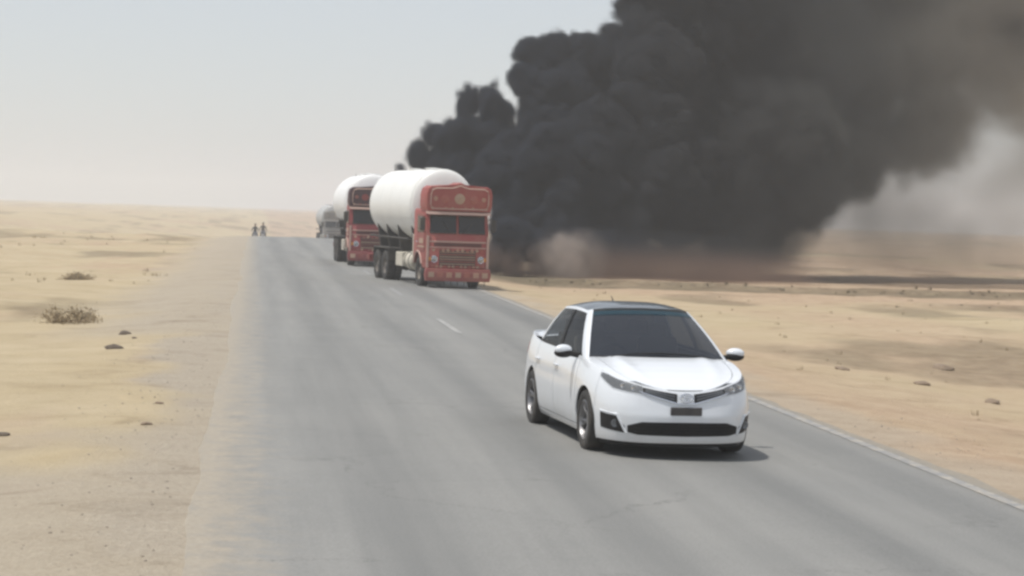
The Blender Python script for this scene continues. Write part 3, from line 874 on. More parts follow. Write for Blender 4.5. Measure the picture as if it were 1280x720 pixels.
    st = NB(); tube(st, [(.52 + .06 * math.sin(a), -.37 + .18 * math.cos(a), .90 + .17 * math.sin(a)) for a in np.linspace(0, 2 * math.pi, 21)[:-1]], .015, 6, closed=True); tube(st, [(.52, -.37, .90), (.75, -.37, .84)], .025, 6); tube(st, [(.52, -.54, .9), (.52, -.2, .9)], .014, 5); obj('steering_wheel', st, M['interior'], car)
    for x, ys in ((.05, (-.37, .37)), (-.85, (0,))):
        for yy in ys:
            wd = .50 if len(ys) == 2 else 1.25
            s_ = NB(); cbox(s_, (x + .02, yy, .50), (.5, wd, .16), .05, seg=2)
            cbox(s_, (x - .27, yy, .82), (.14, wd * .95, .60), .05, rot=Matrix.Rotation(R(-14), 3, 'Y'), seg=2)
            so = obj('seat', s_, M['seat_cloth'], car)
            for hh in ((0,) if len(ys) == 2 else (-.38, .38)):
                h_ = NB(); cbox(h_, (x - .37, yy + hh, 1.18), (.09, .25, .17), .04, seg=2); obj('headrest', h_, M['seat_cloth'], so)
    fl = NB(); cbox(fl, (-.1, 0, .33), (2.7, 1.5, .05), .01); cbox(fl, (-1.35, 0, .72), (.05, 1.4, .55), .01); obj('cabin_floor', fl, M['interior'], car)
    return car

def sheetless_rear(PR):
    b = NB()
    band(b, PR + .003, PMAX, lambda p: .20, lambda p: zt(p), .02, 16)
    band(b, -PMAX, -PR - .003, lambda p: .20, lambda p: zt(p), .02, 16)
    return b

car = build_car()
CAR_X, CAR_Y, CAR_YAW = 4.33, 24.35, R(4.8)
car.location = (CAR_X, CAR_Y, road_top(CAR_X, CAR_Y) - .004)
car.rotation_euler = (0, 0, math.atan2(-math.cos(CAR_YAW), math.sin(CAR_YAW)))
car.scale = (1, 1, 1.025)
tag(car, 'white four-door saloon car driving towards the camera in front of the red tankers', 'car')

# ------------------------------------------------------------------ tanker trucks
def truck_wheel():
    t = NB(); lathe(t, [(.28, -.12), (.33, -.135), (.46, -.14), (.50, -.12), (.515, -.08), (.515, .08), (.50, .12), (.46, .14), (.33, .135), (.28, .12), (.28, -.12)], axis='y', n=32)
    for k in range(24):
        a = k * math.pi / 12
        cbox(t, (math.cos(a) * .512, 0, math.sin(a) * .512), (.05, .22, .03), 0, rot=Matrix.Rotation(-a, 3, 'Y'))
    r = NB(); lathe(r, [(0, .10), (.09, .10), (.10, .05), (.16, .02), (.24, .04), (.285, .10), (.29, .12), (.27, .11), (.27, -.11), (0, -.11)], axis='y', n=28)
    for k in range(8):
        a = k * math.pi / 4
        lathe(r, [(0, .06), (.018, .06), (.018, .02)], (math.cos(a) * .17, 0, math.sin(a) * .17), 'y', 6)
    return t, r
TW = {}

def arc_pts(c, r, a0, a1, n): return [(c[0] + r * math.cos(a0 + (a1 - a0) * k / n), c[1] + r * math.sin(a0 + (a1 - a0) * k / n)) for k in range(n + 1)]

def build_tanker(loc, yaw, pal, label, wide=1.0):
    """pal: materials by role. Local +x is forward, front bumper near x = 0"""
    T = empty('tanker_truck', loc)
    T.rotation_euler = (0, 0, math.atan2(-math.cos(yaw), math.sin(yaw)))
    T.scale = (1, wide, 1)
    tag(T, label, 'tanker', 'tankers standing along the right side of the road')
    red, red2, pale, deco, tank, cream, dk = (pal[k] for k in ('red', 'red2', 'pale', 'deco', 'tank', 'cream', 'dark'))
    # chassis
    for sg in (1, -1):
        b = NB(); cbox(b, (-4.75, sg * .42, .86), (8.7, .09, .24), .015); obj('chassis_rail', b, dk, T)
    for x in (-1.6, -3.0, -4.4, -5.6, -7.0, -8.4):
        b = NB(); cbox(b, (x, 0, .84), (.12, .76, .16), .01); obj('cross_member', b, dk, T)
    for x in (-1.25, -6.1, -7.4):
        b = NB(); tube(b, [(x, -.95, .515), (x, .95, .515)], .07, 8)
        if x < -2: lathe(b, [(0, -.22), (.15, -.2), (.2, 0), (.15, .2), (0, .22)], (x, 0, .515), 'y', 12)
        obj('axle', b, dk, T)
    # cab shell: side outline extruded across
    side = [(-.10, .62), (-.02, .66), (-.02, 1.62), (-.10, 1.72), (-.20, 2.36), (-.28, 2.46), (-1.85, 2.50), (-1.95, 2.40), (-1.95, .98), (-1.86, .92)] + arc_pts((-1.25, .52), .60, R(42), R(138), 8)[::1]
    side = [(-.10, .62), (-.02, .66), (-.02, 1.62), (-.10, 1.72), (-.20, 2.36), (-.28, 2.46), (-1.85, 2.50), (-1.95, 2.40), (-1.95, .80), (-1.80, .74)] + arc_pts((-1.25, .55), .60, R(160), R(20), 10) + [(-.62, .62)]
    b = NB(); prism(b, side, -1.10, 1.10, 'xz', .045); cab = obj('cab', b, red, T, angle=40)
    # windscreen panes with rubber frames, leaning back
    def fx(z): return -.10 + (-.20 + .10) * (z - 1.72) / (2.36 - 1.72)
    for sg in (1, -1):
        b = NB()
        pts = [(sg * .05, 1.76), (sg * .98, 1.76), (sg * .96, 2.30), (sg * .05, 2.30)]
        A = [b.verts.new((fx(z) + .018, y, z)) for y, z in pts]; Bq = [b.verts.new((fx(z) + .006, y, z)) for y, z in pts]
        b.faces.new(A); b.faces.new(Bq[::-1])
        for k in range(4): b.faces.new((A[k], Bq[k], Bq[(k + 1) % 4], A[(k + 1) % 4]))
        bmesh.ops.recalc_face_normals(b, faces=b.faces)
        pane = obj('windscreen', b, M['truck_glass'], T, angle=20)
        b = NB(); tube(b, [(fx(z) + .014, y, z) for y, z in pts], .028, 6, closed=True); obj('gasket', b, dk, pane)
        b = NB(); tube(b, [(fx(1.78) + .05, sg * .22, 1.77), (fx(2.05) + .045, sg * .55, 2.08)], .012, 5); obj('wiper', b, dk, pane)
        # side door with window, handle and steps
        b = NB(); prism(b, [(-.32, 1.18), (-.28, 1.70), (-.36, 2.34), (-1.40, 2.36), (-1.40, 1.18)], sg * 1.10, sg * 1.125, 'xz'); door = obj('door', b, red2, T)
        b = NB(); prism(b, [(-.40, 1.76), (-.46, 2.26), (-1.30, 2.28), (-1.30, 1.76)], sg * 1.122, sg * 1.135, 'xz'); obj('window', b, M['truck_glass'], door)
        b = NB(); tube(b, [(-1.30, sg * 1.14, 1.45), (-1.30, sg * 1.17, 1.45), (-1.16, sg * 1.17, 1.45), (-1.16, sg * 1.14, 1.45)], .014, 5); obj('handle', b, M['chrome'], door)
        b = NB(); cbox(b, (-.75, sg * 1.128, 1.48), (.55, .012, .16), .004); cbox(b, (-.75, sg * 1.13, 1.30), (.95, .012, .05), .004); obj('painted_panel', b, deco[0], door)
        for z in (.56, .84):
            b = NB(); cbox(b, (-.40, sg * 1.03, z), (.42, .14, .04), .01); obj('step', b, dk, T)
        # mirror on arms
        b = NB(); tube(b, [(-.22, sg * 1.08, 2.20), (-.02, sg * 1.26, 2.26), (-.02, sg * 1.26, 1.80), (-.22, sg * 1.08, 1.76)], .014, 6); ar = obj('mirror_arm', b, dk, T)
        b = NB(); cbox(b, (-.02, sg * 1.27, 2.03), (.05, .19, .40), .02); obj('mirror', b, dk, ar)
        # front mudguard lip
        b = NB(); pts = [(-1.25 + .60 * math.cos(a), sg * 1.11, .55 + .60 * math.sin(a)) for a in np.linspace(R(20), R(160), 13)]; tube(b, pts, .035, 6); obj('mudguard_lip', b, pale, T)
        # pale edge board on the cab corner
        b = NB(); cbox(b, (-.005, sg * 1.075, 1.15), (.05, .085, 1.02), .012); obj('corner_board', b, pale, T)
        # headlamp
        b = NB(); lathe(b, [(0, .035), (.07, .03), (.10, .012), (.115, .02), (.125, 0), (.12, -.03)], (-.005, sg * .83, .93), 'x', 20); hl = obj('headlight', b, M['chrome'], T)
        b = NB(); lathe(b, [(0, .045), (.06, .042), (.095, .02)], (-.005, sg * .83, .93), 'x', 20); obj('lens', b, M['lens'], hl)
        b = NB(); cbox(b, (.005, sg * .98, .93), (.03, .09, .12), .01); obj('indicator', b, M['amber'], T)
    # front panel: recessed grille slats, bands of painted tiles
    b = NB(); cbox(b, (-.012, 0, 1.48), (.03, 2.02, .05), .01); cbox(b, (-.012, 0, 1.30), (.03, 2.02, .035), .01); obj('trim_bar', b, pale, T)
    b = NB(); cbox(b, (-.015, 0, 1.39), (.02, 1.7, .10), .005); vent = obj('air_vent', b, dk, T)
    for k in range(3):
        b = NB(); cbox(b, (.0, 0, 1.362 + k * .028), (.02, 1.68, .010), .003); obj('slat', b, red2, vent)
    b = NB(); cbox(b, (-.012, 0, .97), (.03, 1.30, .48), .01); gp = obj('grille', b, dk, T)
    for k in range(6):
        b = NB(); cbox(b, (.008, 0, .78 + k * .075), (.024, 1.26, .030), .008); obj('slat', b, deco[k % 3], gp)
    for row, z, h, n in ((0, 1.22, .11, 11), (1, .70, .10, 13)):
        for k in range(n):
            y = (k - (n - 1) / 2) * (1.9 / n)
            b = NB()
            w = 1.9 / n * .42
            prism(b, [(y - w, z), (y, z - h / 2), (y + w, z), (y, z + h / 2)], -.02, .012, 'yz', 0); obj('painted_tile', b, deco[(k + row) % 3], T)
    # bumper
    b = NB(); prism(b, [(-1.14, .24), (-1.18, .44), (-1.14, .64), (1.14, .64), (1.18, .44), (1.14, .24)], -.04, .16, 'yz', .025); bp = obj('bumper', b, red2, T)
    for k in range(7):
        b = NB(); cbox(b, (.163, (k - 3) * .32, .44), (.014, .20, .16), .005); obj('painted_block', b, deco[k % 3], bp)
    for k in range(9):
        b = NB(); tube(b, [(.10, -.96 + k * .24, .25), (.11, -.96 + k * .24, .10)], .012, 5); obj('hanging_chain', b, dk, bp)
    # visor and crown
    b = NB(); prism(b, [(.12, 2.34), (-.24, 2.36), (-.24, 2.44), (.10, 2.42)], -1.12, 1.12, 'xz', .01); obj('visor', b, pale, T)
    out = [(-1.12, 2.44), (-1.17, 2.62), (-1.17, 2.98), (-1.12, 3.16), (-.98, 3.24), (-.35, 3.25), (-.18, 3.29), (0, 3.36), (.18, 3.29), (.35, 3.25), (.98, 3.24), (1.12, 3.16), (1.17, 2.98), (1.17, 2.62), (1.12, 2.44)]
    b = NB(); prism(b, out, -.95, .02, 'yz', .03)
    for v in b.verts: v.co.x += (v.co.z - 2.44) * .10
    crown = obj('crown', b, pal.get('crown', red), T)
    def cx(z): return .02 + (z - 2.44) * .10
    inner = [(y * .88, 2.86 + (z - 2.86) * .80) for y, z in out]
    b = NB(); tube(b, [(cx(z) + .008, y, z) for y, z in inner], .022, 5, closed=True); obj('border', b, pale, crown)
    for (y, z, r, k) in ((0, 2.86, .19, 0), (-.52, 2.84, .15, 1), (.52, 2.84, .15, 1), (-.86, 2.84, .08, 2), (.86, 2.84, .08, 2)):
        b = NB(); lathe(b, [(0, .030), (r * .35, .026), (r * .5, .012), (r * .8, .016), (r, 0)], (cx(z), y, z), 'x', 16); obj('medallion', b, deco[k], crown)
    for k in range(9):
        y = (k - 4) * .24
        b = NB(); w = .06; prism(b, [(y - w, 2.54), (y, 2.49), (y + w, 2.54), (y, 2.59)], cx(2.54), cx(2.54) + .016, 'yz', 0); obj('painted_tile', b, deco[k % 3], crown)
    # fuel tank and tool box beside the frame
    for sg in (1, -1):
        b = NB(); lathe(b, [(0, -.58), (.27, -.57), (.30, -.53), (.30, .53), (.27, .57), (0, .58)], (-2.9, sg * .80, .78), 'x', 20); ft = obj('fuel_tank', b, cream, T)
        for x in (-3.2, -2.6):
            b = NB(); lathe(b, [(.305, -.03), (.315, -.03), (.315, .03), (.305, .03)], (x, sg * .80, .78), 'x', 20); obj('strap', b, dk, ft)
        b = NB(); cbox(b, (-4.2, sg * .82, .80), (1.0, .50, .46), .02); obj('tool_box', b, cream, T)
        b = NB(); cbox(b, (-2.15, sg * .92, 1.20), (.10, .30, .95), .02); obj('side_board', b, cream, T)
        # rear mudguards
        b = NB(); cbox(b, (-6.75, sg * .86, 1.12), (2.5, .62, .04), .01); cbox(b, (-5.50, sg * .86, .92), (.04, .62, .42), .01); cbox(b, (-8.0, sg * .86, .86), (.04, .62, .5), .01); obj('mudguard', b, dk, T)
    # wheels
    if not TW:
        t, r = truck_wheel()
        t_, r_ = obj('tyre', t, M['rubber']), obj('rim', r, paint('truck_rim', (.10, .09, .085), .6, .4))
        TW['t'], TW['r'] = t_.data, r_.data
        bpy.data.objects.remove(t_); bpy.data.objects.remove(r_)
    for x, ys in ((-1.25, (.92,)), (-6.1, (.72, 1.03)), (-7.4, (.72, 1.03))):
        for sg in (1, -1):
            for y in ys:
                we = empty('wheel'); we.parent = T; we.location = (x, sg * y, .515); we.rotation_euler = (0, R(31 * x), 0 if sg > 0 else math.pi)
                inst('tyre', TW['t'], we); r_ = inst('rim', TW['r'], we)
    # tank
    X0, X1, RAD, ZC = -2.25, -8.85, 1.19, 2.62
    prof = [(0, X0 + .22)] + [(RAD * math.sin(a), X0 - .05 + .27 * math.cos(a) ** .8 if math.cos(a) > 0 else X0 - .05) for a in np.linspace(.15, math.pi / 2, 9)]
    n_ = 9
    prof += [(RAD, X0 - .05 + (X1 + .10 - X0) * k / n_) for k in range(1, n_ + 1)]
    prof += [(RAD * math.sin(a), X1 + .05 - .27 * max(0, math.cos(a)) ** .8) for a in np.linspace(math.pi / 2, .15, 9)] + [(0, X1 - .22)]
    b = NB(); lathe(b, prof, (0, 0, ZC), 'x', 48); tk = obj('tank', b, tank, T, angle=40)
    for x in (X0 - .06, -4.0, -5.55, -7.1, X1 + .06):
        b = NB(); lathe(b, [(RAD + .002, -.035), (RAD + .007, -.025), (RAD + .007, .025), (RAD + .002, .035)], (x, 0, ZC), 'x', 48); obj('band', b, tank, tk)
    for x in (-3.7, -6.3):
        b = NB(); lathe(b, [(.28, -.12), (.28, .015), (.31, .015), (.31, .035), (.12, .05), (0, .055)], (x, 0, ZC + RAD), 'z', 20); obj('manhole', b, tank, tk)
    for x in (-2.9, -5.0, -6.8, -8.3):
        b = NB(); prism(b, [(-.80, .98), (.80, .98), (.98, 2.02), (.62, 1.64), (.22, 1.47), (-.22, 1.47), (-.62, 1.64), (-.98, 2.02)], x - .06, x + .06, 'yz'); obj('cradle', b, dk, T)
    for sg in (1, -1):
        b = NB(); tube(b, [(-2.5, sg * 1.14, 1.50), (-8.7, sg * 1.14, 1.50)], .035, 6)
        for x in (-2.6, -4.4, -6.2, -8.6): tube(b, [(x, sg * 1.14, 1.50), (x, sg * .60, 1.42)], .025, 5)
        obj('side_rail', b, dk, T)
    b = NB()
    for sg in (1, -1): tube(b, [(X1 - .34, sg * .22, .9), (X1 - .34, sg * .22, 3.7), (X1 + .15, sg * .22, 3.86)], .02, 6)
    for k in range(9): tube(b, [(X1 - .34, -.22, 1.0 + k * .32), (X1 - .34, .22, 1.0 + k * .32)], .016, 5)
    obj('ladder', b, dk, tk)
    b = NB(); cbox(b, (-9.15, 0, .72), (.12, 2.2, .22), .02); rb = obj('rear_bumper', b, red2, T)
    for sg in (1, -1):
        b = NB(); cbox(b, (-9.225, sg * .9, .72), (.03, .26, .12), .01); obj('tail_lamp', b, M['red_lamp'], rb)
    return T

def pal(red, red2, pale, deco, tank, cream, dirt, pre):
    return dict(red=paint(pre + '_cab_paint', red, .5, dirt, scale=1.3), red2=paint(pre + '_panel_paint', red2, .5, dirt, scale=1.6), pale=paint(pre + '_pale_trim', pale, .55, dirt),
                deco=[paint(pre + '_deco_%d' % i, c, .5, dirt) for i, c in enumerate(deco)], tank=paint(pre + '_tank_paint', tank, .42, dirt * .45, scale=.8), cream=paint(pre + '_cream', cream, .55, dirt),
                dark=paint(pre + '_frame_paint', (.025, .023, .022), .7, dirt * .6))
P1 = pal((.31, .042, .038), (.25, .032, .03), (.50, .33, .28), [(.40, .26, .18), (.34, .07, .05), (.42, .22, .15)], (.80, .80, .77), (.58, .54, .45), .28, 'near')
P2 = pal((.26, .022, .03), (.20, .018, .025), (.50, .34, .28), [(.50, .34, .24), (.25, .03, .03), (.30, .10, .08)], (.82, .82, .81), (.55, .5, .42), .18, 'middle')
P2['crown'] = paint('middle_crown_paint', (.055, .02, .028), .5, .1)
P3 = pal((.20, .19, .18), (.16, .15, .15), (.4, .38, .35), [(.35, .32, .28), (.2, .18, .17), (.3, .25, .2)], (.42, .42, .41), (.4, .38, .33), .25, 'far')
def on_road(x, y): return road_top(min(max(x, ROAD_L), ROAD_R), y)
build_tanker((6.40, 68.0, on_road(6.6, 70) - .005), R(8.5), P1, 'nearest red tanker truck with tall red crown and clean white tank', .91)
build_tanker((4.95, 88.0, on_road(4.95, 90) - .005), R(2.0), P2, 'dark red tanker truck half hidden behind the nearest red tanker')
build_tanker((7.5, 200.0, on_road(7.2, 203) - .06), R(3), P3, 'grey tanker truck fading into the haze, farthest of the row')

# ------------------------------------------------------------------ place by line of sight on a given plane
def im2w(x, y, Yp):
    d = (fw + Rv * ((x - 640) / FPX) - Uv * ((y - 360) / FPX))
    return Vector((0, 0, CAM_H)) + d * (Yp / d.y)

def im2g(x, y):
    """where the line of sight meets the ground"""
    d = (fw + Rv * ((x - 640) / FPX) - Uv * ((y - 360) / FPX))
    Ys = np.arange(13, 240, 0.05)
    xs = d.x / d.y * Ys; zs = CAM_H + d.z / d.y * Ys
    k = int(np.argmax(zs <= ground_h(xs, Ys)))
    return float(xs[k]), float(Ys[k])

# ------------------------------------------------------------------ riders far down the road
def skin_mesh(name, joints, edges, radii, mat, parent=None, sub=1):
    me_ = bpy.data.meshes.new(name); me_.from_pydata([tuple(j) for j in joints], edges, [])
    o = bpy.data.objects.new(name, me_); COL.objects.link(o)
    sk = o.modifiers.new('skin', 'SKIN'); sb = o.modifiers.new('sub', 'SUBSURF'); sb.levels = sb.render_levels = sub
    for v, r in zip(me_.skin_vertices[0].data, radii): v.radius = (r, r)
    me_.skin_vertices[0].data[0].use_root = True
    dg = bpy.context.evaluated_depsgraph_get(); dg.update()
    m2 = bpy.data.meshes.new_from_object(o.evaluated_get(dg))
    bpy.data.objects.remove(o)
    m2.name = name; m2.materials.clear(); m2.materials.append(mat)
    m2.polygons.foreach_set('use_smooth', [True] * len(m2.polygons))
    o = bpy.data.objects.new(name, m2); COL.objects.link(o)
    if parent: o.parent = parent
    return o

M['moto_paint'] = paint('motorcycle_paint', (.05, .012, .012), .35, .2)
M['cloth_dark'] = paint('dark_clothes', (.05, .052, .055), .9, .1)
M['cloth_brown'] = paint('brown_clothes', (.12, .10, .08), .9, .1)
M['skin_tone'] = paint('skin_tone', (.32, .19, .12), .6, .05)
M['hair'] = paint('dark_hair', (.015, .012, .01), .7, .02)
def motorcycle(loc, rz, label):
    T = empty('motorcycle', loc, rz); tag(T, label, 'motorcycle', 'motorcycles far down the road')
    for x in (.62, -.62):
        b = NB(); tube(b, [(x + .26 * math.cos(a), 0, .30 + .26 * math.sin(a)) for a in np.linspace(0, 2 * math.pi, 21)[:-1]], .045, 7, closed=True); w_ = obj('wheel', b, M['rubber'], T)
        b = NB(); lathe(b, [(0, -.05), (.05, -.05), (.05, .05), (0, .05)], (x, 0, .30), 'y', 10)
        for k in range(6): tube(b, [(x, 0, .30), (x + .24 * math.cos(k), 0, .30 + .24 * math.sin(k))], .006, 4)
        obj('rim', b, M['alloy'], w_)
    b = NB(); tube(b, [(.42, 0, .78), (.0, 0, .45), (-.35, 0, .5), (-.62, 0, .30)], .035, 6); cbox(b, (.02, 0, .42), (.32, .24, .26), .05); obj('frame', b, M['black_plastic'], T)
    b = NB(); tube(b, [(.46, .09, .86), (.62, .09, .30)], .025, 6); tube(b, [(.46, -.09, .86), (.62, -.09, .30)], .025, 6); tube(b, [(.46, .10, .84), (.46, -.10, .84)], .025, 6); obj('fork', b, M['chrome'], T)
    b = NB(); bmesh.ops.create_uvsphere(b, u_segments=12, v_segments=8, radius=1, matrix=Matrix.Translation((.20, 0, .80)) @ Matrix.Diagonal((.26, .14, .13, 1))); obj('fuel_tank', b, M['moto_paint'], T)
    b = NB(); cbox(b, (-.30, 0, .80), (.66, .24, .10), .04); obj('seat', b, M['black_plastic'], T)
    b = NB(); tube(b, [(.34, .36, 1.02), (.44, .16, .98), (.44, -.16, .98), (.34, -.36, 1.02)], .018, 6); obj('handlebar', b, M['chrome'], T)
    b = NB(); lathe(b, [(0, .06), (.08, .05), (.10, 0), (.06, -.08), (0, -.10)], (.56, 0, .86), 'x', 14); obj('headlight', b, M['lens'], T)
    b = NB(); tube(b, [(.05, -.16, .32), (-.65, -.18, .34)], [.03, .045], 7); obj('exhaust', b, M['chrome'], T)
    b = NB(); rows = [[Vector((x + .33 * math.cos(a), yy, .30 + .33 * math.sin(a))) for yy in (-.06, .06)] for x in (-.62,) for a in np.linspace(R(30), R(170), 10)]; sheet(b, rows); obj('mudguard', b, M['moto_paint'], T)
    return T
def rider(loc, rz, cloth, label):
    J = [(-.25, 0, .93), (-.22, 0, 1.12), (-.16, 0, 1.32), (-.12, 0, 1.44), (-.10, 0, 1.53), (-.07, 0, 1.64), (-.06, 0, 1.74)]
    Ed = [(0, 1), (1, 2), (2, 3), (3, 4), (4, 5), (5, 6)]; Rd = [.15, .15, .17, .10, .055, .10, .07]
    for sg in (1, -1):
        i = len(J); J += [(-.15, sg * .19, 1.40), (.02, sg * .30, 1.18), (.28, sg * .34, 1.05)]; Ed += [(3, i), (i, i + 1), (i + 1, i + 2)]; Rd += [.075, .055, .04]
        i = len(J); J += [(-.22, sg * .12, .90), (.16, sg * .20, .82), (.02, sg * .22, .42), (.14, sg * .22, .36)]; Ed += [(0, i), (i, i + 1), (i + 1, i + 2), (i + 2, i + 3)]; Rd += [.11, .085, .06, .045]
    o = skin_mesh('person', J, Ed, Rd, cloth)
    o.location = loc; o.rotation_euler = (0, 0, rz)
    tag(o, label, 'person', 'motorcycle riders far down the road')
    b = NB(); bmesh.ops.create_uvsphere(b, u_segments=12, v_segments=8, radius=1, matrix=Matrix.Translation((-.085, 0, 1.69)) @ Matrix.Diagonal((.11, .105, .10, 1))); obj('hair', b, M['hair'], o)
    b = NB(); bmesh.ops.create_uvsphere(b, u_segments=12, v_segments=8, radius=1, matrix=Matrix.Translation((-.03, 0, 1.63)) @ Matrix.Diagonal((.09, .08, .105, 1))); bmesh.ops.create_uvsphere(b, u_segments=6, v_segments=5, radius=.022, matrix=Matrix.Translation((.062, 0, 1.625))); obj('face', b, M['skin_tone'], o)
    for sg in (1, -1):
        b = NB()
        for k in range(4): tube(b, [(.25, sg * (.31 + k * .02), 1.05), (.33, sg * (.31 + k * .02), 1.06), (.345, sg * (.31 + k * .02), 1.02)], .010, 5)
        tube(b, [(.25, sg * .30, 1.04), (.31, sg * .285, 1.02)], .011, 5); cbox(b, (.25, sg * .34, 1.05), (.09, .085, .03), .01)
        obj('hand', b, M['skin_tone'], o)
    return o
for xi, Yp, rz, cl, la, lb in ((319.0, 203, R(-90), 'cloth_dark', 'left of the two small dark motorcycles on the hazy road', 'dark-clothed rider on the left of the two distant motorcycles'), (329.0, 199, R(-88), 'cloth_brown', 'right of the two small dark motorcycles on the hazy road', 'brown-clothed rider on the right of the two distant motorcycles')):
    p = im2w(xi, 285, Yp)
    l = (p.x, p.y, road_top(p.x, p.y))
    motorcycle(l, rz, la); rider(l, rz, M[cl], lb)

# ------------------------------------------------------------------ stones
def rock_mesh(seed, flat=.6):
    b = NB(); bmesh.ops.create_icosphere(b, subdivisions=3, radius=1.0)
    r = np.random.default_rng(seed); off = r.random(3) * 40
    co = np.array([v.co for v in b.verts]) 
    n = vnoise3(co[:, 0] * 1.3 + off[0], co[:, 1] * 1.3 + off[1], co[:, 2] * 1.3 + off[2], seed) + .5 * vnoise3(co[:, 0] * 3 + off[1], co[:, 1] * 3, co[:, 2] * 3, seed + 1)
    pl = r.normal(size=(7, 3)); pl /= np.linalg.norm(pl, axis=1)[:, None]
    for v, k in zip(b.verts, n):
        v.co *= .62 + .5 * k
        for q_ in pl:
            d = v.co.dot(Vector(q_)) - .78
            if d > 0: v.co -= Vector(q_) * d * .85
        v.co.z = max(v.co.z * flat, -.25)
    return b
M['stone_dark'] = paint('dark_stone', (.075, .055, .042), .85, .25, (.3, .25, .18), 5, bumpy=.6)
M['stone_tan'] = paint('tan_stone', (.20, .145, .10), .9, .3, (.4, .33, .24), 5, bumpy=.6)
STONES = [  # pixel of the foot, width in m, material, label
    (142, 436, .26, 'stone_dark', 'larger flat dark stone on the sand drift left of the road'),
    (157, 418, .24, 'stone_dark', 'dark stone just behind the larger flat dark stone on the sand'),
    (168, 423, .10, 'stone_dark', 'small chip of dark stone at the right foot of the dark stone'),
    (199, 505, .10, 'stone_tan', 'small stone alone on the sand at the left road edge'),
    (183, 531, .13, 'stone_tan', 'small brown stone where the sand drift meets the gravel, left of the road'),
    (1, 545, .16, 'stone_dark', 'dark stone cut by the left edge of the picture'),
    (1178, 462, .42, 'stone_tan', 'widest brown stone on the sand right of the white car'),
    (1152, 481, .26, 'stone_tan', 'brown stone just below the widest stone on the right sand'),
    (1240, 504, .28, 'stone_tan', 'brown stone nearest the right edge of the picture'),
    (1052, 462, .24, 'stone_tan', 'brown stone on the sand closest to the white car'),
]
for k, (px, py, w, mt, lb) in enumerate(STONES):
    x, y = im2g(px, py)
    b = rock_mesh(100 + k, .5)
    for v in b.verts: v.co = Vector((v.co.x * w * .62, v.co.y * w * .5, v.co.z * w * .5))
    o = obj('stone', b, M[mt], angle=28)
    o.location = (x, y, gz(x, y) + w * .04); o.rotation_euler = (0, 0, k * 1.3)
    tag(o, lb, 'stone', 'stones lying beside the road')

# ------------------------------------------------------------------ dry bushes
def leaf_mat(name, a, b_):
    m, nt, p, o = new_mat(name)
    t = nz(nt, 6, 3); r = ramp(nt, t.outputs['Fac'], [(.3, a), (.7, b_)])
    nt.links.new(r.outputs[0], p.inputs['Base Color']); p.inputs['Roughness'].default_value = .9
    return m
M['dry_leaf'] = leaf_mat('dry_leaves', (.29, .225, .135), (.38, .30, .185))
M['twig'] = leaf_mat('dry_twigs', (.16, .125, .085), (.24, .18, .12))
def bush(x, y, w, h, seed, label, n=1500):
    r = np.random.default_rng(seed)
    T = empty('dry_bush', (x, y, gz(x, y) - .02)); tag(T, label, 'bush', 'dry bushes on the left plain')
    st = NB()
    tips = []
    for k in range(26):
        a = r.random() * 2 * math.pi; q_ = r.random() ** .6
        tip = Vector((math.cos(a) * q_ * w / 2, math.sin(a) * q_ * w / 2, h * (1 - .6 * q_ ** 2) * (.7 + .4 * r.random())))
        tube(st, [(0, 0, 0), tip * .5 + Vector((0, 0, .06 * h)), tip], [.012, .008, .003], 4); tips.append(tip)
    obj('branches', st, M['twig'], T)
    lf = NB()
    for k in range(n):
        tip = tips[int(r.integers(len(tips)))]
        c = tip * (.45 + .6 * r.random()) + Vector(r.normal(size=3)) * .055 * w
        if c.z < .01: c.z = .02
        u = Vector(r.normal(size=3)).normalized(); v = u.cross(Vector(r.normal(size=3))).normalized()
        s1, s2 = .035 * (.6 + r.random()), .012 * (.6 + r.random())
        q4 = [lf.verts.new(c + u * s1), lf.verts.new(c + v * s2), lf.verts.new(c - u * s1), lf.verts.new(c - v * s2)]
        lf.faces.new(q4)
    o = obj('foliage', lf, M['dry_leaf'], T)
    o['kind'] = 'stuff'
BUSHES = [(88, 403, 1.55, .28, 'broad dry bush on the sand left of the road, above the dark stones'),
          (97, 350, 1.3, .18, 'low dry bush beyond the broad bush on the left plain')]
for k, (px, py, w, h, lb) in enumerate(BUSHES):
    x, y = im2g(px, py); bush(x, y, w, h, 300 + k, lb)

# scrub and pebbles: nobody could count these
def scatter_quads(name, pts, mat, size, kind_blades, seed):
    r = np.random.default_rng(seed); b = NB()
    for (x, y, s) in pts:
        z = gz(x, y)
        for k in range(kind_blades):
            c = Vector((x + r.normal() * s * .35, y + r.normal() * s * .35, z)); a = r.random() * 6.28
            t = Vector((math.cos(a) * .25, math.sin(a) * .25, 1)).normalized() * s * (.4 + .6 * r.random()); wv = Vector((-math.sin(a), math.cos(a), 0)) * s * size
            b.faces.new([b.verts.new(c - wv), b.verts.new(c + wv), b.verts.new(c + t + wv * .2), b.verts.new(c + t - wv * .2)])
    return obj(name, b, mat)
r = np.random.default_rng(5)
pts = []
for k in range(70):
    x = r.uniform(10.5, 46); y = 81.5 + .03 * (x - 20) + .7 * math.sin(x / 6) + .35 * math.sin(x / 2.3) + r.normal() * .25 - .25
    pts.append((x, y, r.uniform(.05, .15)))
for k in range(30):
    x = r.uniform(19.5, 40); pts.append((x, 69.5 + .4 * math.sin(x / 4) + r.normal() * .25 - .3, r.uniform(.04, .10)))
M['scrub'] = leaf_mat('bank_scrub', (.07, .06, .035), (.15, .12, .07))
tag(scatter_quads('bank_scrub', pts, M['scrub'], .10, 14, 8), 'dark dry scrub along the earth banks right of the road', 'scrub', kind='stuff')
pts = []
for k in range(520):
    x = r.uniform(-40, -3.0); y = r.uniform(40, 150)
    if vnoise2(np.array([x / 6]), np.array([y / 8]), 77)[0] > .52: pts.append((x, y, r.uniform(.05, .20)))
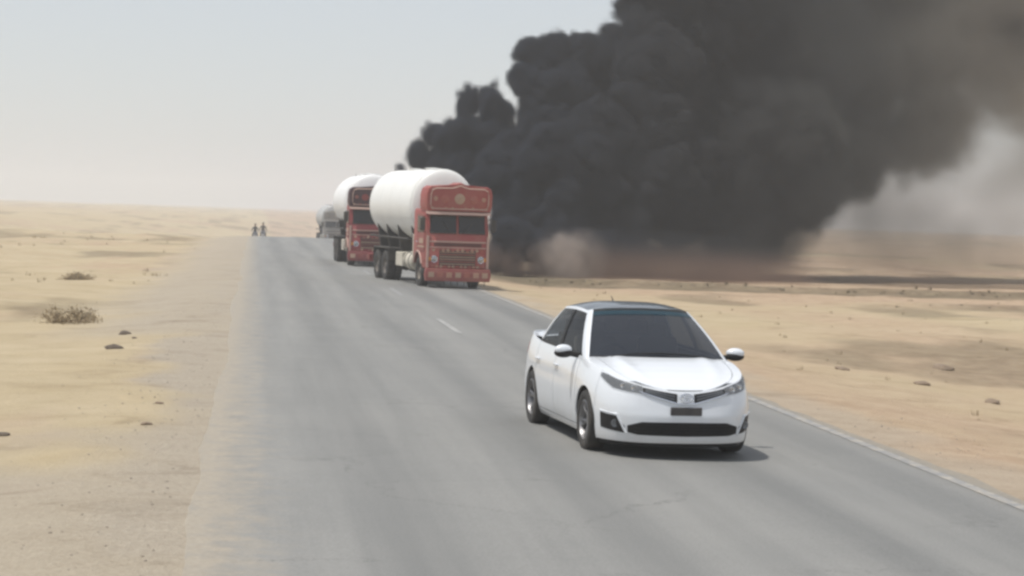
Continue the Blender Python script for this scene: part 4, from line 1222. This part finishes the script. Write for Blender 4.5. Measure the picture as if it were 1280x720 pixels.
for k in range(160):
    x = r.uniform(10, 30); y = r.uniform(30, 78); pts.append((x, y, r.uniform(.04, .11)))
tag(scatter_quads('dry_grass', pts, M['dry_leaf'], .07, 10, 9), 'sparse dry grass tufts on the sand either side of the road', 'grass', kind='stuff')
pb = NB()
for k in range(700):
    if r.random() < .6: x, y = ROAD_L - abs(r.normal()) * 1.0 - .1, r.uniform(14, 60)
    else: x, y = ROAD_R + abs(r.normal()) * 1.2 + .1, r.uniform(14, 60)
    s = r.uniform(.006, .018)
    bmesh.ops.create_icosphere(pb, subdivisions=1, radius=s, matrix=Matrix.Translation((x, y, gz(x, y) + s * .2)) @ Matrix.Rotation(r.random() * 6, 4, 'Z') @ Matrix.Diagonal((1, .75, .6, 1)))
M['pebble'] = paint('pebble', (.27, .235, .19), .9, .3)
tag(obj('gravel', pb, M['pebble'], angle=20), 'loose gravel along the road shoulders', 'gravel', kind='stuff')

def volume_mat(name, dens, col, aniso=0.0):
    m = bpy.data.materials.new(name); m.use_nodes = True
    nt = m.node_tree; nt.nodes.clear()
    o = nt.nodes.new('ShaderNodeOutputMaterial'); v = nt.nodes.new('ShaderNodeVolumePrincipled')
    v.inputs['Density'].default_value = dens; v.inputs['Color'].default_value = (*col, 1); v.inputs['Anisotropy'].default_value = aniso
    nt.links.new(v.outputs[0], o.inputs['Volume'])
    return m, nt, v

# ------------------------------------------------------------------ black smoke
VOX = 0.16
SLO = np.array([4.0, 86.5, -0.6]); SHI = np.array([46.0, 108.0, 17.0])
SN = np.ceil((SHI - SLO) / VOX).astype(int); SHI = SLO + (SN - 1) * VOX
ax_ = [np.linspace(SLO[k], SHI[k], SN[k]).astype(np.float32) for k in range(3)]
SX, SY, SZ = np.meshgrid(*ax_, indexing='ij')
PUFFS = [  # pixel x, y, radius in pixels, depth, softness (m), density
    (508, 206, 13, 99, .35, 1), (528, 190, 22, 99, .35, 1), (548, 168, 24, 99, .35, 1), (585, 132, 28, 98, .35, 1), (608, 120, 22, 98, .35, 1), (622, 145, 34, 97, .4, 1), (582, 172, 42, 98, .4, 1),
    (560, 192, 34, 99, .4, 1), (625, 185, 46, 97, .45, 1), (665, 72, 26, 97, .35, 1), (700, 66, 34, 97, .35, 1), (735, 72, 36, 98, .4, 1), (668, 105, 34, 96, .4, 1), (705, 112, 48, 96, .4, 1), (745, 110, 45, 98, .4, 1),
    (690, 150, 55, 96, .5, 1), (650, 215, 62, 95, .5, 1), (780, 12, 26, 98, .4, 1), (800, -25, 42, 98, .5, 1), (772, 60, 36, 99, .5, 1), (720, 205, 85, 95, .7, 1), (650, 275, 48, 94, .6, 1), (700, 285, 62, 94, .7, .9),
    (810, 90, 90, 97, .8, 1), (870, 20, 100, 98, .9, 1), (800, 190, 105, 96, .9, 1), (850, 255, 75, 95, 1.4, .6), (775, 285, 55, 94, 1.1, .5), (900, 120, 120, 99.5, 1.5, .8), (960, 40, 130, 99, 2.0, .7),
    (960, 190, 140, 97, 1.9, .5), (925, 250, 100, 96, 1.6, .4), (925, 290, 85, 95, 2.0, .22), (980, 270, 75, 96, 2.2, .15), (1040, 110, 135, 99, 2.8, .40), (1060, 0, 140, 100, 3.0, .45), (1040, 190, 118, 98, 2.8, .26), (1150, 50, 150, 101, 3.4, .32), (1150, 150, 135, 100, 3.2, .18),
    (1250, 10, 150, 102, 3.6, .26), (1260, 90, 135, 102, 3.4, .18), (1360, 0, 160, 103, 3.8, .2), (985, 310, 65, 95, 2.0, .09), (880, 325, 50, 94, 1.6, .05), (1000, -90, 160, 99, 2.4, .7), (880, -70, 110, 98, .9, 1), (1150, -100, 170, 101, 3, .4), (1300, -100, 170, 103, 3.2, .3), (1420, -80, 170, 104, 3.5, .25),
    (668, 312, 34, 91, .7, .9), (630, 300, 40, 91, .6, 1.0), (640, 328, 26, 90, .5, .9), (672, 334, 20, 90, .5, .9), (700, 300, 40, 91.5, .8, .8), (745, 305, 34, 92, .9, .7), (790, 315, 34, 92.5, 1.2, .5), (845, 312, 40, 93, 1.4, .4), (615, 325, 26, 90, .5, 1.0), (582, 212, 30, 97, .5, 1.0), (555, 205, 24, 98, .5, 1.0), (606, 235, 34, 95, .5, 1.0), (468, 214, 22, 99, 1.6, .012), (490, 200, 20, 99, 1.4, .03)]
def turned(k):
    m = Matrix.Rotation(.7 + k, 3, Vector((1, .6, .35 + .3 * k)).normalized())
    return [(SX * m[i][0] + SY * m[i][1] + SZ * m[i][2]).astype(np.float32) for i in range(3)]
TA, TB, TC = turned(0), turned(1.1), turned(2.3)
bil = np.abs(vnoise3(TA[0] / 1.1, TA[1] / 1.1, TA[2] / 1.1, 502) * 2 - 1) + .6 * np.abs(vnoise3(TB[0] / .6, TB[1] / .6, TB[2] / .6, 503) * 2 - 1) + .35 * np.abs(vnoise3(TC[0] / .36, TC[1] / .36, TC[2] / .36, 504) * 2 - 1)
bil = bil / 1.95
wx = (vnoise3(TB[0] / 1.9, TB[1] / 1.9, TB[2] / 1.9, 505) - .5) * .7
wz = (vnoise3(TC[0] / 1.9 + 20, TC[1] / 1.9, TC[2] / 1.9, 506) - .5) * .7
DEN = np.zeros_like(SX)
BALLS = []                                     # centre, radius, softness, density: every crisp puff grows smaller puffs on its skin
rb_ = np.random.default_rng(77)
for (px, py, rp, dep, soft, dn) in PUFFS:
    c = np.array(im2w(px, py, dep)); rad = rp * dep / FPX
    if soft <= 1.05: rad *= .84
    BALLS.append((c, rad, soft, dn, .16))
    if soft <= 1.05:
        for k in range(int(14 + 5 * rad)):
            v = rb_.normal(size=3); v /= np.linalg.norm(v)
            r1 = rad * rb_.uniform(.26, .44); c1 = c + v * (rad * rb_.uniform(.72, .92))
            if c1[1] > c[1] + rad * .4: continue
            BALLS.append((c1, r1, min(soft, .32), dn, .20))
            for q in range(5):
                u = rb_.normal(size=3); u = u / np.linalg.norm(u) + v * .7; u /= np.linalg.norm(u)
                BALLS.append((c1 + u * r1 * .85, r1 * rb_.uniform(.30, .48), min(soft, .26), dn, .22))
for (c, rad, soft, dn, ak) in BALLS:
    m_ = rad + soft + .9
    a = [max(0, int((c[k] - m_ - SLO[k]) / VOX)) for k in range(3)]; e = [min(SN[k], int((c[k] + m_ - SLO[k]) / VOX) + 2) for k in range(3)]
    if any(e[k] <= a[k] for k in range(3)): continue
    s_ = tuple(slice(a[k], e[k]) for k in range(3))
    d = np.sqrt((SX[s_] + wx[s_] - c[0]) ** 2 + (SY[s_] - c[1]) ** 2 + (SZ[s_] + wz[s_] - c[2]) ** 2)
    fld = rad - d + (bil[s_] - .38) * min(.7, ak * rad + .12) * 1.7
    v = np.clip(fld / soft, 0, 1); v = v * v * (3 - 2 * v)
    if soft > 1.05: v = v ** (1 + soft * .8)
    DEN[s_] = np.maximum(DEN[s_], v * dn)
# ragged thinning where the smoke is soft, and a thin brown veil drifting out to the right
fr_ = vnoise3(TA[0] / 3.2, TA[1] / 3.2, TA[2] / 3.2, 507) * .6 + vnoise3(TB[0] / 1.3, TB[1] / 1.3, TB[2] / 1.3, 508) * .4
DEN = DEN * np.where(DEN < .72, np.clip((fr_ - .2) * 1.9, .2, 1.2), 1.0) 
cA, cB = im2w(990, 300, 97), im2w(1500, 120, 104)
veil = sstep(cA.x - 7, cA.x + 3, SX) * np.clip(fr_ * 1.6 - .45, 0.05, 1) * .009 * sstep(-.6, .8, SZ) * sstep(17, 13, SZ) * sstep(86, 91, SY) * sstep(109, 104, SY) * sstep(47.5, 41, SX)
DEN = np.maximum(DEN, veil.astype(DEN.dtype))
low = sstep(im2w(640, 340, 93).x, im2w(720, 340, 93).x, SX) * sstep(im2w(1010, 340, 96).x, im2w(900, 340, 96).x, SX) * sstep(2.2, .3, SZ) * sstep(87, 90, SY) * sstep(103, 99, SY) * np.clip(fr_ * 2 - .35, .1, 1) * .06
DEN = np.maximum(DEN, low.astype(DEN.dtype))
gp_ = im2w(714, 322, 89.5)
gd = np.sqrt(((SX + wx * 2.2 - gp_.x) * .8) ** 2 + (SY - gp_.y) ** 2 + ((SZ + wz * 2.2 - gp_.z) * 1.15) ** 2)
gustm = sstep(1.5, .3, gd - (bil - .38) * 1.6)
DEN = np.where(gd < 1.7, DEN * (1 - sstep(1.7, 1.0, gd)), DEN); DEN = np.maximum(DEN, (gustm * .055).astype(DEN.dtype))
DEN[[0, -1], :, :] = 0; DEN[:, [0, -1], :] = 0; DEN[:, :, -1] = 0
DEN[DEN < .002] = 0
bmx = np.argwhere(DEN > 0)

def volume_object(name, den, mat, core_at=None):
    me_ = bpy.data.meshes.new(name); me_.vertices.add(den.size)
    at = me_.attributes.new('dens', 'FLOAT', 'POINT'); at.data.foreach_set('value', den.astype(np.float32).ravel())
    me_.materials.append(mat)
    ob = bpy.data.objects.new(name, me_); COL.objects.link(ob)
    g = bpy.data.node_groups.new(name + '_nodes', 'GeometryNodeTree')
    g.interface.new_socket('Geometry', in_out='INPUT', socket_type='NodeSocketGeometry'); g.interface.new_socket('Geometry', in_out='OUTPUT', socket_type='NodeSocketGeometry')
    N, L = g.nodes.new, g.links.new
    gi, go, vc, pos = N('NodeGroupInput'), N('NodeGroupOutput'), N('GeometryNodeVolumeCube'), N('GeometryNodeInputPosition')
    prev = pos.outputs[0]
    for op, val in (('SUBTRACT', SLO), ('MULTIPLY', 1.0 / (np.array(SHI - SLO) / (SN - 1))), ('ADD', (.5, .5, .5)), ('FLOOR', None)):
        nd = N('ShaderNodeVectorMath'); nd.operation = op; L(prev, nd.inputs[0])
        if val is not None: nd.inputs[1].default_value = [float(t) for t in val]
        prev = nd.outputs[0]
    dot = N('ShaderNodeVectorMath'); dot.operation = 'DOT_PRODUCT'; dot.inputs[1].default_value = (float(SN[1] * SN[2]), float(SN[2]), 1.0); L(prev, dot.inputs[0])
    si = N('GeometryNodeSampleIndex'); si.data_type = 'FLOAT'; si.domain = 'POINT'; si.clamp = True
    na = N('GeometryNodeInputNamedAttribute'); na.data_type = 'FLOAT'; na.inputs[0].default_value = 'dens'
    L(gi.outputs[0], si.inputs['Geometry']); L(na.outputs[0], si.inputs['Value']); L(dot.outputs['Value'], si.inputs['Index']); L(si.outputs[0], vc.inputs['Density'])
    vc.inputs['Min'].default_value = [float(t) for t in SLO]; vc.inputs['Max'].default_value = [float(t) for t in SHI]
    for k, n in zip('XYZ', SN): vc.inputs['Resolution ' + k].default_value = int(n)
    sm = N('GeometryNodeSetMaterial'); sm.inputs['Material'].default_value = mat
    L(vc.outputs[0], sm.inputs[0]); L(sm.outputs[0], go.inputs[0])
    ob.modifiers.new('smoke', 'NODES').node_group = g
    return ob
sm_, snt, spv = volume_mat('black_smoke', 1.0, (.2, .2, .2), 0.0)
spv.inputs['Density'].default_value = 16.0
tcs = snt.nodes.new('ShaderNodeTexCoord'); sxs = snt.nodes.new('ShaderNodeSeparateXYZ'); geo = snt.nodes.new('ShaderNodeNewGeometry'); snt.links.new(geo.outputs['Position'], sxs.inputs[0])
mrs = snt.nodes.new('ShaderNodeMapRange'); mrs.inputs['From Min'].default_value = 12; mrs.inputs['From Max'].default_value = 34; snt.links.new(sxs.outputs[0], mrs.inputs['Value'])
rs = ramp(snt, mrs.outputs[0], [(0, (.052, .059, .078)), (.35, (.056, .058, .062)), (.65, (.14, .14, .13)), (1, (.43, .385, .32))])
# dust swept up from the ground browns the foot of the plume, and one pale gust hangs beside the tanker
mrz = snt.nodes.new('ShaderNodeMapRange'); mrz.interpolation_type = 'SMOOTHSTEP'; mrz.inputs['From Min'].default_value = 1.5; mrz.inputs['From Max'].default_value = .2; snt.links.new(sxs.outputs[2], mrz.inputs['Value'])
cdu = mixc(snt, mrz.outputs[0], rs.outputs[0], (.30, .215, .175))
gust = im2w(714, 322, 89.5)
dst = snt.nodes.new('ShaderNodeVectorMath'); dst.operation = 'DISTANCE'; dst.inputs[1].default_value = gust; snt.links.new(geo.outputs['Position'], dst.inputs[0])
mrg = snt.nodes.new('ShaderNodeMapRange'); mrg.interpolation_type = 'SMOOTHSTEP'; mrg.inputs['From Min'].default_value = 1.9; mrg.inputs['From Max'].default_value = .7; snt.links.new(dst.outputs['Value'], mrg.inputs['Value'])
snt.links.new(mixc(snt, mrg.outputs[0], cdu, (.70, .60, .53)), spv.inputs['Color'])
# the opaque heart of the plume, well inside the soft smoke
CORE = DEN.copy()
for ax__ in range(3): CORE = blur(CORE, 4, ax__)
CORE = np.where(CORE > .97, 1.0, 0.0).astype(np.float32)
for ax__ in range(3): CORE = blur(CORE, 1, ax__)
cm, cnt, cpp, cmo = new_mat('smoke_heart'); cpp.inputs['Base Color'].default_value = (.03, .03, .032, 1); cpp.inputs['Roughness'].default_value = 1.0; cpp.inputs['Specular IOR Level'].default_value = 0.0
tmp = volume_object('core_source', CORE, cm)
g_ = tmp.modifiers[0].node_group
v2m = g_.nodes.new('GeometryNodeVolumeToMesh'); v2m.inputs['Threshold'].default_value = .5; v2m.inputs['Adaptivity'].default_value = .3
src_ = [n for n in g_.nodes if n.bl_idname == 'GeometryNodeVolumeCube'][0]; out_ = [n for n in g_.nodes if n.bl_idname == 'NodeGroupOutput'][0]
g_.links.new(src_.outputs[0], v2m.inputs[0]); g_.links.new(v2m.outputs[0], out_.inputs[0])
dg_ = bpy.context.evaluated_depsgraph_get(); dg_.update()
cme = bpy.data.meshes.new_from_object(tmp.evaluated_get(dg_))
old = tmp.data; bpy.data.objects.remove(tmp); bpy.data.meshes.remove(old)
cme.name = 'smoke_plume'; cme.materials.clear(); cme.materials.append(cm)
cme.polygons.foreach_set('use_smooth', [True] * len(cme.polygons))
smoke = bpy.data.objects.new('smoke_plume', cme); COL.objects.link(smoke)
soft = volume_object('drifting_smoke', DEN, sm_); soft.parent = smoke; soft['kind'] = 'stuff'
tag(smoke, 'thick black smoke billowing up behind the red tankers and drifting right', 'smoke', kind='stuff')

# ------------------------------------------------------------------ haze
b = NB(); bmesh.ops.create_cube(b, size=1.0, matrix=Matrix.Translation((0, 1560, 6.5)) @ Matrix.Diagonal((5000, 3260, 41, 1)))
haze = obj('haze', b, volume_mat('haze_air', 0.00095, (0.97, 0.97, 0.965), 0.2)[0])
tag(haze, kind='stuff')
